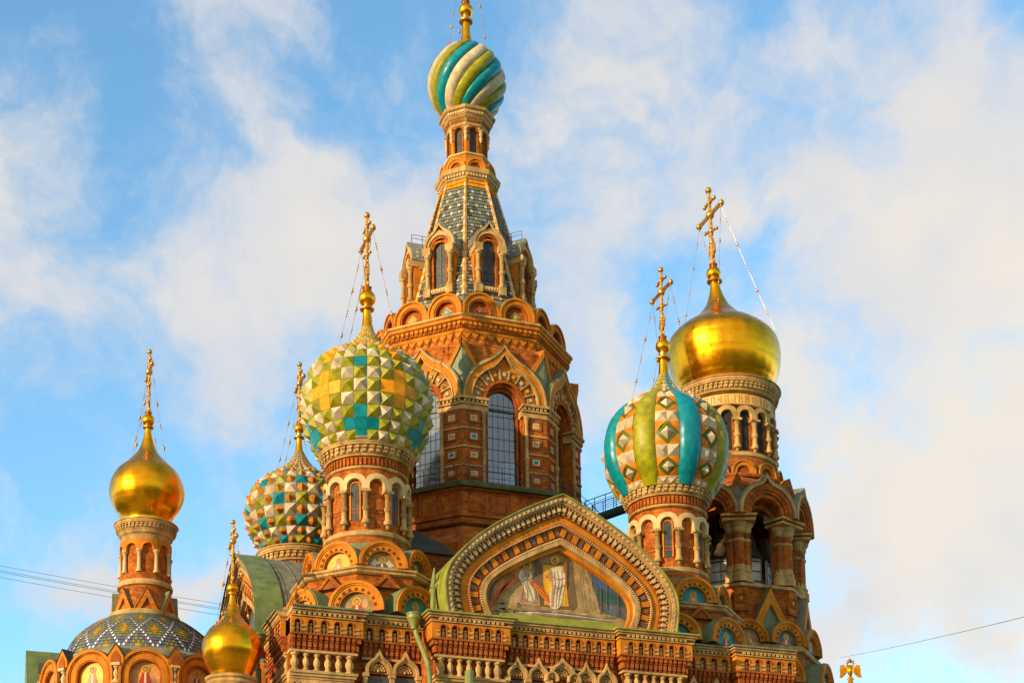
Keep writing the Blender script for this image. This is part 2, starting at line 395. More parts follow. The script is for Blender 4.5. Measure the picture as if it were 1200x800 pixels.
def icon(parent, phi, D, a, base, stilt, bg, robe, style='bust', halo='mos_gold', name='mosaic_icon', zsh=0):
    """half-round mosaic panel with a haloed half figure, generic"""
    fr = flat(0, D); mb = MB()
    mb.prism(fr, arch(a, stilt, 18, base=base), -.06, 0, bg)
    c = base+stilt+.42*a
    circ = lambda cx, cy, rx, ry, n=14: [(cx+rx*math.cos(2*math.pi*i/n), cy+ry*math.sin(2*math.pi*i/n)) for i in range(n)]
    if style == 'wings':
        for s_ in (-1, 1):
            mb.prism(fr, [(s_*.1*a, base+.03), (s_*.2*a, c-.15*a), (s_*.5*a, c+.08*a), (s_*.85*a, base+stilt*.9+.1*a), (s_*.62*a, base+.05)][::s_], .0, .012, 'mos_white')
    if style == 'side':
        mb.prism(fr, circ(.5*a, base+.5*a, .2*a, .3*a), .0, .012, 'mos_pink')
    mb.prism(fr, [(-.44*a, base+.01), (-.40*a, base+.3*(stilt+.4*a)), (-.17*a, c-.16*a), (.17*a, c-.16*a), (.40*a, base+.3*(stilt+.4*a)), (.44*a, base+.01)], .0, .02, robe)
    mb.prism(fr, [(-.09*a, base+.02), (-.05*a, c-.2*a), (.05*a, c-.2*a), (.09*a, base+.02)], .0, .028, 'mos_white' if robe != 'mos_white' else 'mos_red')
    mb.prism(fr, circ(0, c+.03*a, .27*a, .27*a), .0, .03, halo)
    mb.prism(fr, circ(0, c+.02*a, .165*a, .20*a), .0, .036, 'mos_brown')
    mb.prism(fr, circ(0, c+.0*a, .115*a, .15*a), .0, .042, 'mos_skin')
    o = mb.build(name, parent)
    return o

def kokoshnik(parent, phi, D, a, base, stilt, depth, name='kokoshnik', tip=0., ribs=9, roof='roof_green', main='orange', edge='orange', notch='brick_notch_shade', inner=.58, tympanum='brick', molding='orange'):
    """round gable: roofed barrel, stepped archivolt with notch shade painted on as dark blocks, recessed tympanum"""
    fr = flat(0, D); mb = MB(); n = 22
    A = lambda k, t=1.: arch(a*k, stilt, n, tip*t, base)
    mb.ring(fr, A(1.03), A(.93), -depth, -.02, roof)
    mb.ring(fr, A(1.0), A(.90), -.1, .10, edge)
    mb.ring(fr, A(.90), A(.84), -.1, .05, molding)
    mb.ring(fr, A(.84), A(inner+.05), -.1, .0, main)
    mb.ring(fr, A(inner+.05), A(inner), -.3, -.03, molding)
    mb.prism(fr, A(.95, .6), -.42, -.34, tympanum, back=False)
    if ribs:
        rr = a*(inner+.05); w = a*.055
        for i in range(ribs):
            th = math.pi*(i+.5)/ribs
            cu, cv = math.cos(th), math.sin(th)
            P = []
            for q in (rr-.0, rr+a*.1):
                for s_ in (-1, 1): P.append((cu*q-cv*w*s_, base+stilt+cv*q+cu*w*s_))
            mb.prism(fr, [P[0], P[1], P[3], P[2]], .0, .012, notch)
    o = mb.build(name, parent, phi)
    return o

def chain(parent, p0, p1, sag=.25, beads=5, r=.010, name='chain'):
    mb = MB(); p0, p1 = Vector(p0), Vector(p1); pts = []
    for i in range(15):
        t = i/14; p = p0.lerp(p1, t); p.z -= sag*4*t*(1-t); pts.append(p)
    mb.tube(pts, r, 'gold_old', 5)
    for k in range(beads):
        t = (k+.7)/(beads+.4); p = p0.lerp(p1, t); p.z -= sag*4*t*(1-t)
        mb.sphere(p, .085 if k % 2 else .055, 'gold_old', 6)
        for e in (-.022, .022):
            q = p0.lerp(p1, min(1, max(0, t+e))); q.z -= sag*4*(t+e)*(1-t-e); mb.sphere(q, .045, 'gold_old', 5)
    return mb.build(name, parent)

def cross(parent, z0, H, c=(0, 0), bar=.62, yaw=0., lean=(0, 0), chains=None, nb=5):
    """ornate gilded cross; bars run north to south; optional chains from the bar ends to the dome shoulder"""
    mb = MB(); k = H/4.2; o3 = lambda y, z: (c[0]+y*math.sin(yaw)+lean[0]*z, c[1]+y*math.cos(yaw)+lean[1]*z, z0+z)
    W = bar*H/2
    z1 = H*.66
    # crescent / scroll foot
    mb.tube([o3(.02, 0), o3(0, H*.2), o3(0, H*.5), o3(0, H)], [.14*k, .11*k, .10*k, .09*k], 'gold_old', 8)
    for s_ in (-1, 1):
        mb.tube([o3(s_*.05*k, .15*k), o3(s_*.28*k, .55*k), o3(s_*.22*k, 1.0*k), o3(s_*.04*k, 1.35*k)], .08*k, 'gold_old', 6)
        mb.tube([o3(s_*.06*k, 1.45*k), o3(s_*.20*k, 1.7*k), o3(s_*.05*k, 1.95*k)], .07*k, 'gold_old', 6)
    mb.tube([o3(-W, z1), o3(W, z1)], .11*k, 'gold_old', 8)
    mb.tube([o3(-W*.42, H*.83), o3(W*.42, H*.83)], .085*k, 'gold_old', 8)
    mb.tube([o3(-W*.5, H*.40), o3(W*.5, H*.48)], .075*k, 'gold_old', 8)
    for y, z, r in [(0, H, .15), (-W, z1, .14), (W, z1, .14), (0, z1, .2), (-W*.42, H*.83, .1), (W*.42, H*.83, .1), (0, H*.83, .12), (-W*.5, H*.4, .08), (W*.5, H*.48, .08), (0, H*.44, .13), (0, H*.28, .12)]:
        mb.sphere(o3(y, z), r*1.2*k, 'gold_old', 7)
    for i in range(7):
        for s_ in (-1, 1):
            y = s_*W*(.15+.12*i)
            mb.sphere(o3(y, z1+.09*k), .05*k, 'gold_old', 5); mb.sphere(o3(y, z1-.09*k), .05*k, 'gold_old', 5)
    for i in range(8):
        z = H*(.5+.058*i)
        for s_ in (-1, 1): mb.sphere(o3(s_*.10*k, z), .05*k, 'gold_old', 5)
    for y in (-W, W):
        for dz in (-.16, .16): mb.sphere(o3(y, z1+dz*k), .07*k, 'gold_old', 5)
    ob = mb.build('cross', parent)
    if chains:
        rr, zz = chains['at']
        for s_ in (-1, 1):
            for a in chains['angles']:
                e = D2R(a if s_ < 0 else 180-a)
                chain(parent, o3(s_*W*.95, z1-.1), (rr*math.sin(e), -rr*math.cos(e), zz), sag=.1*k, beads=nb)
    return ob

def neck_and_orb(parent, pl, rows, ball_y, ball_r, c=(0, 0), axis=None):
    mb = MB(); pr = profile(pl, rows)
    mb.lathe(catmull(pr, 4), 24, 'gold', axis=axis)
    zc = pr[-1][1]; rc = pr[-1][0]
    ox, oy = axis(zc) if axis else (0, 0)
    mb.lathe([(rc, zc), (rc*1.7, zc+.02), (rc*1.8, zc+.09), (rc*1.3, zc+.14), (rc*1.0, zc+.2)], 20, 'gold_old', cx=ox, cy=oy)
    mb.build('neck', parent)
    mb = MB(); zb = Zat(pl, ball_y); rb = ball_r/Sat(pl, zb)
    ox, oy = axis(zb) if axis else (0, 0)
    mb.lathe([(rc*.9, zc+.18), (rc*.9, zb-rb*.9)], 12, 'gold_old', cx=ox, cy=oy)
    mb.sphere((ox, oy, zb), rb, 'gold', 14)
    mb.lathe([(rb*.35, zb+rb*.85), (rb*.55, zb+rb*1.05), (rb*.35, zb+rb*1.2), (rb*.6, zb+rb*1.35), (rb*.2, zb+rb*1.6), (rb*.1, zb+rb*1.9)], 14, 'gold_old', cx=ox, cy=oy)
    mb.build('orb', parent)
    return zb+rb*1.6, (ox, oy)

def round_cornice(parent, R, z, scale=1., nd=44, name='cornice', flutes=True, dz=0.):
    """cream cornice of a round drum: rim, mouldings, dentils, fluted brick band"""
    k = scale; mb = MB()
    mb.lathe([(R*.70, z+.05*k), (R*1.0, z), (R*1.01, z-.05*k), (R*1.0, z-.09*k), (R-.07*k, z-.12*k), (R-.08*k, z-.24*k), (R-.13*k, z-.30*k), (R-.14*k, z-.38*k), (R-.30*k, z-.42*k), (R-.33*k, z-.82*k), (R-.40*k, z-.86*k), (R-.42*k, z-.95*k), (R-.55*k, z-.98*k)], 72, 'cream')
    fr = cyl(R-.32*k)
    for i in range(nd):
        u = (R-.32*k)*2*math.pi*i/nd; w = (R-.32*k)*math.pi/nd*.55
        mb.box(fr, u-w, u+w, -.02, .17*k, z-.58*k, z-.44*k, 'cream'); mb.box(fr, u-w*1.3, u+w*.6, -.02, .10*k, z-.78*k, z-.60*k, 'cream')
    o = mb.build(name, parent)
    if flutes:
        mb = MB(); r2 = R-.56*k
        mb.lathe([(r2, z-.95*k), (r2-.03, z-1.5*k), (r2-.02, z-1.52*k)], 72, 'brick_red')
        fr = cyl(r2)
        nf = nd+nd//2
        for i in range(nf):
            u = r2*2*math.pi*i/nf; w = r2*math.pi/nf*.5
            mb.box(fr, u-w, u+w, -.02, .07*k, z-1.45*k, z-1.02*k, 'brick')
        mb.lathe([(r2-.02, z-1.5*k), (r2+.08*k, z-1.53*k), (r2+.08*k, z-1.6*k), (r2, z-1.66*k)], 72, 'cream')
        mb.build('fluted_band', parent)
    return o

def arcade_drum(parent, R, ztop, zspring, zcap, zbase, zledge, n, ph, windows, ring_at=None, band='cream_light', col=.14, blind='brick', wallm='brick', open_=False, ledge=True, drop=True):
    """round drum with blind arcade: wall, columns, cream arches, windows"""
    half = math.pi*R/n
    mb = MB()
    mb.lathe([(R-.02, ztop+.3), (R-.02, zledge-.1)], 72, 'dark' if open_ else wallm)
    fr = cyl(R)
    if not open_:
        for i in range(n):                                              # shallow brick courses between the columns
            u = D2R(ph+360*(i+.5)/n)*R
            for zz in (zbase+.35*(zcap-zbase), zbase+.45*(zcap-zbase)): mb.box(fr, u-half*.62, u+half*.62, -.02, .04, zz, zz+.06, 'brick_red')
    mb.build('drum_wall', parent)
    rin = half*.66; rout = half*1.17
    mb = MB()
    for i in range(n):
        u = D2R(ph+360*(i+.5)/n)*R; nn = 14
        A = [(max(-half, min(half, -rout*math.cos(math.pi*k/nn))), zspring+rout*math.sin(math.pi*k/nn)) for k in range(nn+1)]
        B = [(-rin*math.cos(math.pi*k/nn), zspring+rin*math.sin(math.pi*k/nn)) for k in range(nn+1)]
        mb.ring(shift(fr, u), [(-half, zcap)]+A+[(half, zcap)], [(-rin, zcap)]+B+[(rin, zcap)], -.05, .26, band)
    mb.build('arch_band', parent)
    for i in range(n):
        mb = MB(); a = ph+360*i/n
        fr2 = cyl(R, 0); mb.column(fr2, 0, .18, zbase, zcap, col, 'cream', 10, drop=drop)
        mb.box(fr2, -col*1.7, col*1.7, -.05, .18+col*1.6, zcap-.16, zcap-.02, 'cream')
        if i == 0: c0 = mb.build('column', parent, a)
        else: copy_part(c0, a)
    w0 = None
    for i in windows:
        a = ph+360*(i+.5)/n
        if w0 is None:
            mb = MB(); fr2 = cyl(R, 0); r = rin*.62
            mb.ring(fr2, arch(r*1.35, zspring-zbase-.3, 12, base=zbase+.25), arch(r, zspring-zbase-.3, 12, base=zbase+.25), -.1, .06, 'orange')
            w0 = mb.build('window', parent, a)
            mb = MB(); mb.prism(fr2, arch(r, zspring-zbase-.3, 12, base=zbase+.25), -.1, .015, 'glass')
            for zz in (.35, .65): mb.box(fr2, -r, r, .015, .03, zbase+.25+zz*(zspring-zbase), zbase+.25+zz*(zspring-zbase)+.03, 'iron')
            mb.box(fr2, -.015, .015, .015, .03, zbase+.25, zspring, 'iron')
            mb.build('pane', w0)
        else: copy_part(w0, a)
    if ledge:
        mb = MB(); mb.lathe([(R-.05, zledge+.22), (R+.12, zledge+.2), (R+.24, zledge+.1), (R+.26, zledge-.1), (R+.14, zledge-.2), (R, zledge-.24)], 72, 'cream'); mb.build('ledge', parent)

# ================================================================== setting
def sheet(name, x0, x1, y0, y1, z, m):
    mb = MB(); mb.add([(x0, y0, z), (x1, y0, z), (x1, y1, z), (x0, y1, z)], [(0, 1, 2, 3)], m)
    return tag(mb.build(name), None, None, kind='structure')
sheet('ground', -1500, 1500, -1500, 1500, 0, 'grass')
sheet('pavement', -60, 60, -60, 60, .02, 'paving')

# ================================================================== body of the church
body = thing('church_body', 'orange brick church hall with cream corbelled cornice, pilasters and green roof edges', 'church', (0, 0, 0))
ZT = 25.68                                                              # top of the main cornice
mb = MB(); idf = flat(0, 0)
mb.box(lambda u, w, v: (u, -w, v), -13.2, 13.2, -13.0, 12.9, 0.03, 25.0, 'brick')
mb.box(lambda u, w, v: (u, -w, v), -7.3, 7.3, 12.9, 14.1, 0.03, 25.0, 'brick')
mb.build('wall', body)
mb = MB(); mb.box(lambda u, w, v: (u, -w, v), -13.3, 13.3, -13.2, 13.2, 25.0, 25.3, 'roof_grey'); mb.build('roof', body)

def cornice(parent, fr, u0, u1, pier, niche_off=.5, left=False, right=False, lip='roof_green', low=True):
    """one run of the main cornice from u0 to u1: roof lip, dentils, niches, corbels (and balusters on a pier)"""
    mb = MB(); z = ZT; eL = .42 if left else 0; eR = .42 if right else 0
    def bx(p, z0, z1, m): mb.box(fr, u0-(p if left else 0), u1+(p if right else 0), -.6, p, z0, z1, m)
    bx(.66, z-.09, z, lip); bx(.55, z-.2, z-.09, 'cream'); bx(.44, z-.30, z-.2, 'cream'); bx(.34, z-.46, z-.30, 'brick_dark'); bx(.40, z-.52, z-.46, 'cream')
    Lw = u1-u0
    nd = int(Lw/.24)
    for i in range(nd):
        u = u0+(i+.5)*Lw/nd; mb.box(fr, u-.07, u+.07, .3, .45, z-.44, z-.31, 'cream')
    # niche band
    nn = max(2, int(round(Lw/.62))); zb, zn = z-1.34, z-.54
    pitch = Lw/nn; r = .15
    for i in range(nn):
        u = u0+(i+.5)*pitch
        arch_wall(mb, fr, u0+i*pitch, u0+(i+1)*pitch, zb, zn, r, z-.82, .08, .32, 'orange', uc=u, n=8)
        mb.ring(fr, off(arch(r+.05, zb-z+.82+.78+.0 if False else .5, 8, base=z-1.32), u, 0), off(arch(r, .5, 8, base=z-1.32), u, 0), .3, .36, 'brick_red')
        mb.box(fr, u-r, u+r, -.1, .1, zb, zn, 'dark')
        mb.baluster(fr, u, .2, zb+.02, zb+.5, .095, 'cream', 6)
    for i in range(nn+1):
        ua, ub = u0+(i-.5)*pitch+r+.05, u0+(i+.5)*pitch-r-.05
        ua, ub = max(u0-(.3 if left else 0), ua), min(u1+(.3 if right else 0), ub)
        for zz in (zb+.08, zb+.3): mb.box(fr, ua, ub, .3, .38, zz, zz+.1, 'cream')
    if left: mb.box(fr, u0-.32, u0, -.6, .32, zb, zn, 'orange')
    if right: mb.box(fr, u1, u1+.32, -.6, .32, zb, zn, 'orange')
    # stepped corbels
    bx(.33, zb-.08, zb, 'brick_red')
    for row, (za, zc_, p) in enumerate([(zb-.42, zb-.08, .24), (zb-.80, zb-.42, .13)]):
        bx(p-.12, za, zc_, 'brick_dark')
        nb_ = int(Lw/.27); q = Lw/nb_
        for i in range(nb_):
            u = u0+(i+.5)*q
            mb.box(fr, u-q*.30, u+q*.30, p-.14, p+.04, za+.14, zc_, 'brick_red'); mb.box(fr, u-q*.2, u+q*.2, p-.14, p-.02, za+.03, za+.14, 'brick_red')
        if left: mb.box(fr, u0-p, u0, -.6, p, za+.1, zc_, 'brick')
        if right: mb.box(fr, u1, u1+p, -.6, p, za+.1, zc_, 'brick')
    bx(.10, zb-.92, zb-.80, 'cream')
    o = mb.build('cornice', parent)
    zp = zb-.92
    if pier:
        mb = MB(); nb_ = max(4, int(Lw/.5)); q = Lw/nb_
        mb.box(fr, u0, u1, -.6, -.28, zp-.92, zp, 'brick_dark')
        for i in range(nb_):
            mb.baluster(fr, u0+(i+.5)*q, -.12, zp-.92, zp, .17 if i not in (0, nb_-1) else .22, 'cream', 8)
        mb.build('balustrade', parent)
        mb = MB()
        for p, za, zc_ in [(.12, zp-1.06, zp-.92), (.04, zp-1.2, zp-1.06), (-.05, zp-1.32, zp-1.2), (-.1, zp-1.52, zp-1.32)]:
            mb.box(fr, u0-(p if left else 0), u1+(p if right else 0), -.6, p, za, zc_, 'cream')
        nd = int(Lw/.3)
        for i in range(nd): mb.box(fr, u0+(i+.2)*Lw/nd, u0+(i+.7)*Lw/nd, -.3, -.02, zp-1.64, zp-1.52, 'cream')
        mb.build('moulding', parent)
        mb = MB(); mb.box(fr, u0, u1, -.9, -.14, .04, zp-1.52, 'orange')
        mb.ring(fr, [(u0+.5, zp-4.5), (u0+.5, zp-1.9), (u1-.5, zp-1.9), (u1-.5, zp-4.5)], [(u0+.7, zp-4.5), (u0+.7, zp-2.1), (u1-.7, zp-2.1), (u1-.7, zp-4.5)], -.14, -.06, 'brick_red')
        mb.build('pilaster', parent)
    return o
def window_head(parent, fr, u, z, r, tip=.45, name='window_head'):
    """ogee hood of cream stone over a rosette"""
    mb = MB()
    mb.ring(fr, off(arch(r, .12, 18, tip, z), u, 0), off(arch(r*.80, .12, 18, tip*.6, z), u, 0), -.1, .30, 'cream')
    mb.ring(fr, off(arch(r*.80, .12, 18, tip*.6, z), u, 0), off(arch(r*.66, .1, 18, tip*.2, z), u, 0), -.1, .18, 'cream')
    mb.prism(fr, off(arch(r*.68, .1, 16, 0, z), u, 0), -.2, .02, 'brick_dark')
    o = mb.build(name, parent)
    mb = MB()
    for i in range(8):
        a = math.pi*(i+.5)/8
        for rr, k in ((.5, .10), (.30, .08)):
            c = fr(u+r*rr*math.cos(a), .05, z+.12+r*rr*math.sin(a)); mb.sphere(c, r*k, 'cream', 5)
    c = fr(u, .05, z+.16); mb.sphere(c, r*.14, 'cream', 6)
    mb.build('rosette', o)
    return o
NF = flat(0, 0)
def planeN(Yd): return flat(0, Yd)
def planeE(Xd): return flat(-90, Xd)
def planeW(Xd): return flat(90, Xd)
# north front: centre bay and two wings
for x0, x1, d, pier, l_, r_ in [(-14.2, -10.85, 13.6, True, False, True), (-10.4, -7.05, 13.12, False, False, False), (-6.95, -3.4, 14.75, True, True, True), (-2.95, 2.95, 14.3, False, False, False),
                              (3.4, 6.95, 14.75, True, True, True), (7.05, 10.4, 13.12, False, False, False), (10.85, 14.2, 13.6, True, True, False)]:
    cornice(body, planeN(d), x0, x1, pier, left=l_, right=r_, lip='roof_lime' if abs(x0+x1) < 14 and d > 14 else 'roof_green')
# the corner returns: east face and west face
for x, pl in ((-14.2, planeE(14.2)), (14.2, planeW(14.2))):
    s_ = -1 if x < 0 else 1
    if s_ < 0:
        cornice(body, pl, 10.3, 13.0, True, left=True, right=False); cornice(body, planeE(13.7), 6.9, 9.9, False)
    else:
        cornice(body, pl, -13.0, -10.3, True, left=False, right=True); cornice(body, planeW(13.7), -9.9, -6.9, False)
# window heads and tile squares in the recesses
for xs, d, z, rs in [((-9.55, -8.15), 13.12, 22.72, (.70, .70)), ((8.15, 9.55), 13.12, 22.72, (.70, .70)), ((-2.5, -1.33), 14.3, 22.75, (.58, .58)), ((1.33, 2.5), 14.3, 22.75, (.58, .58))]:
    for x, r in zip(xs, rs):
        window_head(body, planeN(d), x, z, r)
        fr = planeN(d); mb = MB()
        for s_ in ((-1, 1) if x == xs[0] else (1,)): mb.box(fr, x+s_*r-.16, x+s_*r+.16, -.1, .32, z-.22, z-.02, 'cream'); mb.box(fr, x+s_*r-.11, x+s_*r+.11, -.1, .24, z-.5, z-.22, 'cream'); mb.box(fr, x+s_*r-.08, x+s_*r+.08, -.1, .2, z-3, z-.5, 'cream_light')
        mb.box(fr, x-r+.1, x+r-.1, -.1, .02, z-3, z-.1, 'glass')
        mb.build('window', body)
window_head(body, planeN(14.3), 0, 22.9, .72, .25)
for x in (-.62, .62): window_head(body, shift(planeN(14.3), 0, 0, .1), x, 22.7, .36, .05)
mb = MB()
for xs, d in (((-10.15, -7.4), 13.12), ((7.4, 10.15), 13.12)):
    fr = planeN(d)
    for i, x in enumerate((xs[0], xs[0]+.38, xs[1]-.2)):
        mb.box(fr, x-.17, x+.17, -.1, .05, 22.95, 23.25, 'brick_red'); mb.box(fr, x-.12, x+.12, 0, .07, 23.0, 23.2, ['mos_blue', 'tile_yellow', 'mos_blue'][i])
mb.build('tile_square', body)

# ------------------------------------------------------------------ the two great arched gables with barrel roofs
def offset_curve(c, d):
    out = []
    for i, p in enumerate(c):
        a = np.array(c[max(i-1, 0)]); b = np.array(c[min(i+1, len(c)-1)]); t = (b-a)/np.hypot(*(b-a)); n_ = np.array([t[1], -t[0]])
        out.append(tuple(np.array(p)+n_*d))
    return out
half_o = [(6.36, 25.70), (6.47, 26.6), (6.5, 27.3), (6.36, 27.95), (6.0, 28.6), (5.45, 29.25), (4.86, 29.82), (4.0, 30.5), (3.0, 31.15), (2.0, 31.72), (1.2, 32.12), (.5, 32.46), (0, 32.66)]
half_i = [(3.55, 25.70), (3.82, 26.2), (3.98, 26.75), (3.96, 27.25), (3.74, 27.68), (3.35, 28.05), (2.9, 28.36), (2.35, 28.70), (1.75, 29.03), (1.15, 29.34), (.7, 29.56), (.3, 29.74), (0, 29.88)]
def full_curve(h, n=4):
    R_ = [tuple(p) for p in catmull(h, n)]
    return [(-u, v) for u, v in R_]+R_[::-1][1:]
OUT, INN = full_curve(half_o), full_curve(half_i)
def gable_bands(parent, fr, rich=True, roof='roof_lime', depth=6.0):
    G = lambda t: lerp2(OUT, INN, t)
    mb = MB(); mb.ring(fr, lerp2(OUT, INN, -.02), OUT, -depth, .50, roof)
    for i in range(int(depth/.8)): mb.ring(fr, lerp2(OUT, INN, -.034), lerp2(OUT, INN, -.018), -.45-i*.8, -.39-i*.8, roof)
    mb.build('roof', parent)
    def band(name, t0, t1, w0, w1, m):
        mb = MB(); mb.ring(fr, G(t0), G(t1), w0, w1, m); return mb
    mb = band('', 0, .11, -1, .40, 'cream'); mb.ring(fr, G(.11), G(.15), -1, .30, 'cream')
    n = len(OUT)
    def along(t, k, cnt):                                              # even steps along a band
        c = np.array(G(t)); seg = np.hypot(*np.diff(c, axis=0).T); s = np.concatenate([[0], np.cumsum(seg)]); q = (k+.5)/cnt*s[-1]
        p = np.array([np.interp(q, s, c[:, 0]), np.interp(q, s, c[:, 1])]); p2 = np.array([np.interp(q+.02, s, c[:, 0]), np.interp(q+.02, s, c[:, 1])])
        t_ = (p2-p)/np.hypot(*(p2-p)); return p, t_, np.array([t_[1], -t_[0]]), s[-1]
    def blocks(mb, t0, t1, cnt, w0, w1, fill, m, tri=False):
        for k in range(cnt):
            p, t_, n_, Lc = along((t0+t1)/2, k, cnt)
            hw = Lc/cnt*fill/2; hh = (t1-t0)*2.65/2
            q = [p-t_*hw-n_*hh, p+t_*hw-n_*hh, p+t_*hw+n_*hh, p-t_*hw+n_*hh]
            if tri: q = [p-t_*hw-n_*hh, p+t_*hw-n_*hh, p+n_*hh]
            mb.prism(fr, [tuple(x) for x in q], w0, w1, m)
    blocks(mb, .055, .105, 70, .39, .44, .8, 'cream_light', True)
    mb.build('cream_band', parent)
    mb = band('', .15, .26, -1, .12, 'brick_dark')
    blocks(mb, .155, .195, 104, .1, .22, .5, 'cream'); 
    mb.build('fine_dentil_band', parent)
    mb = band('', .26, .36, -1, .02, 'brick_dark')
    blocks(mb, .21, .285, 58, .0, .22, .56, 'cream_light'); blocks(mb, .28, .335, 58, .0, .12, .34, 'cream')
    mb.build('stepped_dentil_band', parent)
    mb = band('', .36, .50, -1, -.03, 'orange'); mb.ring(fr, G(.50), G(.53), -1, .05, 'brick_red')
    blocks(mb, .525, .55, 130, -.1, .07, .5, 'cream_light'); mb.build('plain_band', parent)
    mb = band('', .53, .78, -1, -.18, 'brick')
    for k in range(42):
        p, t_, n_, Lc = along(.66, k, 42); hw = Lc/42*.38; hh = .22
        q = [tuple(p+a*t_*hw+b*n_*hh) for a, b in ((-1, -1), (1, -1), (1, 1), (-1, 1))]
        if k % 2: mb.prism(fr, q, -.2, -.06, 'orange')
        else:
            mb.prism(fr, q, -.2, -.13, 'brick_red'); mb.prism(fr, [tuple(p+a*t_*hw*.6+b*n_*hh*.6) for a, b in ((-1, -1), (1, -1), (1, 1), (-1, 1))], -.2, -.10, 'mos_brown' if k % 4 else 'mos_slate')
    mb.build('square_band', parent)
    mb = band('', .78, .83, -1, -.06, 'brick_red'); blocks(mb, .79, .825, 110, -.1, .0, .55, 'cream_light')
    mb.ring(fr, G(.83), G(.92), -1, -.02, 'cream'); mb.ring(fr, G(.92), G(1.0), -1, -.25, 'orange')
    mb.build('inner_frame', parent)

gab = thing('mosaic_gable', 'large pointed arched gable of brick and cream bands framing a grey and orange mosaic', 'gable', (0, -14.7, 25.68))
GD = 14.75
fr = shift(planeN(GD), 0, 0, -.15)
class Off: pass
def sub_local(o, loc): o.location = (-loc[0], -loc[1], -loc[2])
gable_bands(gab, fr, depth=8.5)
# lime apron on the cornice under the mosaic
mb = MB(); mb.add([planeN(14.75)(-3.38, -.5, 26.22), planeN(14.75)(3.38, -.5, 26.22), planeN(14.75)(3.38, .16, 25.69), planeN(14.75)(-3.38, .16, 25.69), planeN(14.75)(-3.38, -.5, 25.69), planeN(14.75)(3.38, -.5, 25.69)],
       [(0, 1, 2, 3), (3, 2, 5, 4), (0, 4, 5, 1), (0, 3, 4), (1, 5, 2)], 'roof_lime'); mb.build('apron', gab)
# mosaic picture: robed figure before a lit doorway, seated winged figure, rocks and dusk
mb = MB(); mf = shift(planeN(GD), 0, 0, -.75)
mb.prism(mf, lerp2(OUT, INN, 1.0), -.3, 0, 'mos_grey')
def P_(pts): return [(lambda q: (q[0], q[2]))(onY(x, y, -GD+.75)) for x, y in pts]
def zz(x0, y0, s_, pts): return [(x0+a/s_, y0+b/s_) for a, b in pts]
ZM = lambda pts: P_(zz(560, 640, 6.667, pts))
lay = [('mos_slate', [(850, 165), (1000, 290), (1110, 370), (1165, 440), (1172, 500), (1165, 575), (950, 510), (890, 330)], .010),
       ('mos_dusk', [(935, 330), (1010, 350), (1100, 395), (1150, 455), (1150, 470), (950, 425)], .02),
       ('mos_blue', [(900, 235), (990, 300), (1060, 345), (930, 320)], .02),
       ('mos_slate', [(40, 420), (60, 330), (130, 260), (190, 215), (120, 330), (70, 470)], .010),
       ('mos_rock', [(120, 330), (230, 200), (320, 150), (360, 260), (330, 440), (130, 480)], .014),
       ('mos_brown', [(440, 110), (490, 60), (600, 20), (690, 60), (760, 110), (765, 480), (480, 470)], .012),
       ('mos_grey', [(500, 70), (600, 30), (690, 75), (740, 110), (500, 130)], .02),
       ('mos_rock', [(765, 110), (840, 150), (870, 230), (950, 490), (880, 515), (790, 480), (745, 150)], .02),
       ('mos_pink', [(828, 145), (842, 155), (948, 495), (936, 495), (872, 300)], .028),
       ('mos_rock', [(70, 480), (250, 462), (470, 465), (620, 490), (860, 508), (1000, 530), (1160, 585), (1150, 640), (300, 560), (80, 545)], .03),
       ('mos_flame', [(100, 480), (85, 460), (130, 330), (230, 225), (300, 190), (345, 250), (250, 320), (140, 450)], .034),
       ('mos_flame2', [(505, 140), (670, 155), (710, 470), (520, 455)], .026),
       ('mos_gold', [(520, 160), (655, 172), (690, 455), (535, 440)], .034),
       ('mos_pink', [(320, 190), (350, 170), (405, 185), (410, 240), (450, 310), (485, 430), (470, 465), (330, 450), (290, 420), (350, 330), (310, 240)], .04),
       ('mos_flame', [(410, 265), (470, 300), (530, 350), (560, 440), (500, 400), (420, 310)], .046),
       ('mos_white', [(325, 200), (345, 190), (375, 250), (430, 330), (440, 430), (390, 440), (360, 330), (322, 245)], .05),
       ('mos_white', [(560, 190), (590, 165), (650, 165), (680, 230), (670, 330), (640, 470), (570, 485), (560, 400), (575, 280)], .05),
       ('mos_pink', [(562, 225), (578, 215), (588, 300), (580, 470), (570, 478), (572, 300)], .056),
       ('mos_skin', [(545, 195), (570, 180), (572, 240), (556, 265)], .06)]
def soft(pts, n=4):
    c = [np.array(p, float) for p in pts]; k = len(c); out = []
    for i in range(k):
        a_, b_, c_, d_ = c[i-1], c[i], c[(i+1) % k], c[(i+2) % k]
        for q in range(n):
            t_ = q/n; out.append(tuple(.5*((2*b_)+(c_-a_)*t_+(2*a_-5*b_+4*c_-d_)*t_*t_+(3*b_-a_-3*c_+d_)*t_**3)))
    return out
hard = ('mos_flame2', 'mos_gold')
for m_, pts, w in lay: mb.prism(mf, ZM(pts if m_ in hard else soft(pts)), w-.012, w, m_)
def stroke(pts, wd, w, m_):                                            # a line of tesserae: folds, arms, strata, feathers
    c = [np.array(p, float) for p in catmull(pts, 4)]; L_, R_ = [], []
    for i, p in enumerate(c):
        t_ = c[min(i+1, len(c)-1)]-c[max(i-1, 0)]; t_ = t_/np.hypot(*t_); q = wd*(1-.5*abs(2*i/(len(c)-1)-1)); L_.append((p[0]-t_[1]*q, p[1]+t_[0]*q)); R_.append((p[0]+t_[1]*q, p[1]-t_[0]*q))
    mb.prism(mf, ZM(L_+R_[::-1]), w-.012, w, m_)
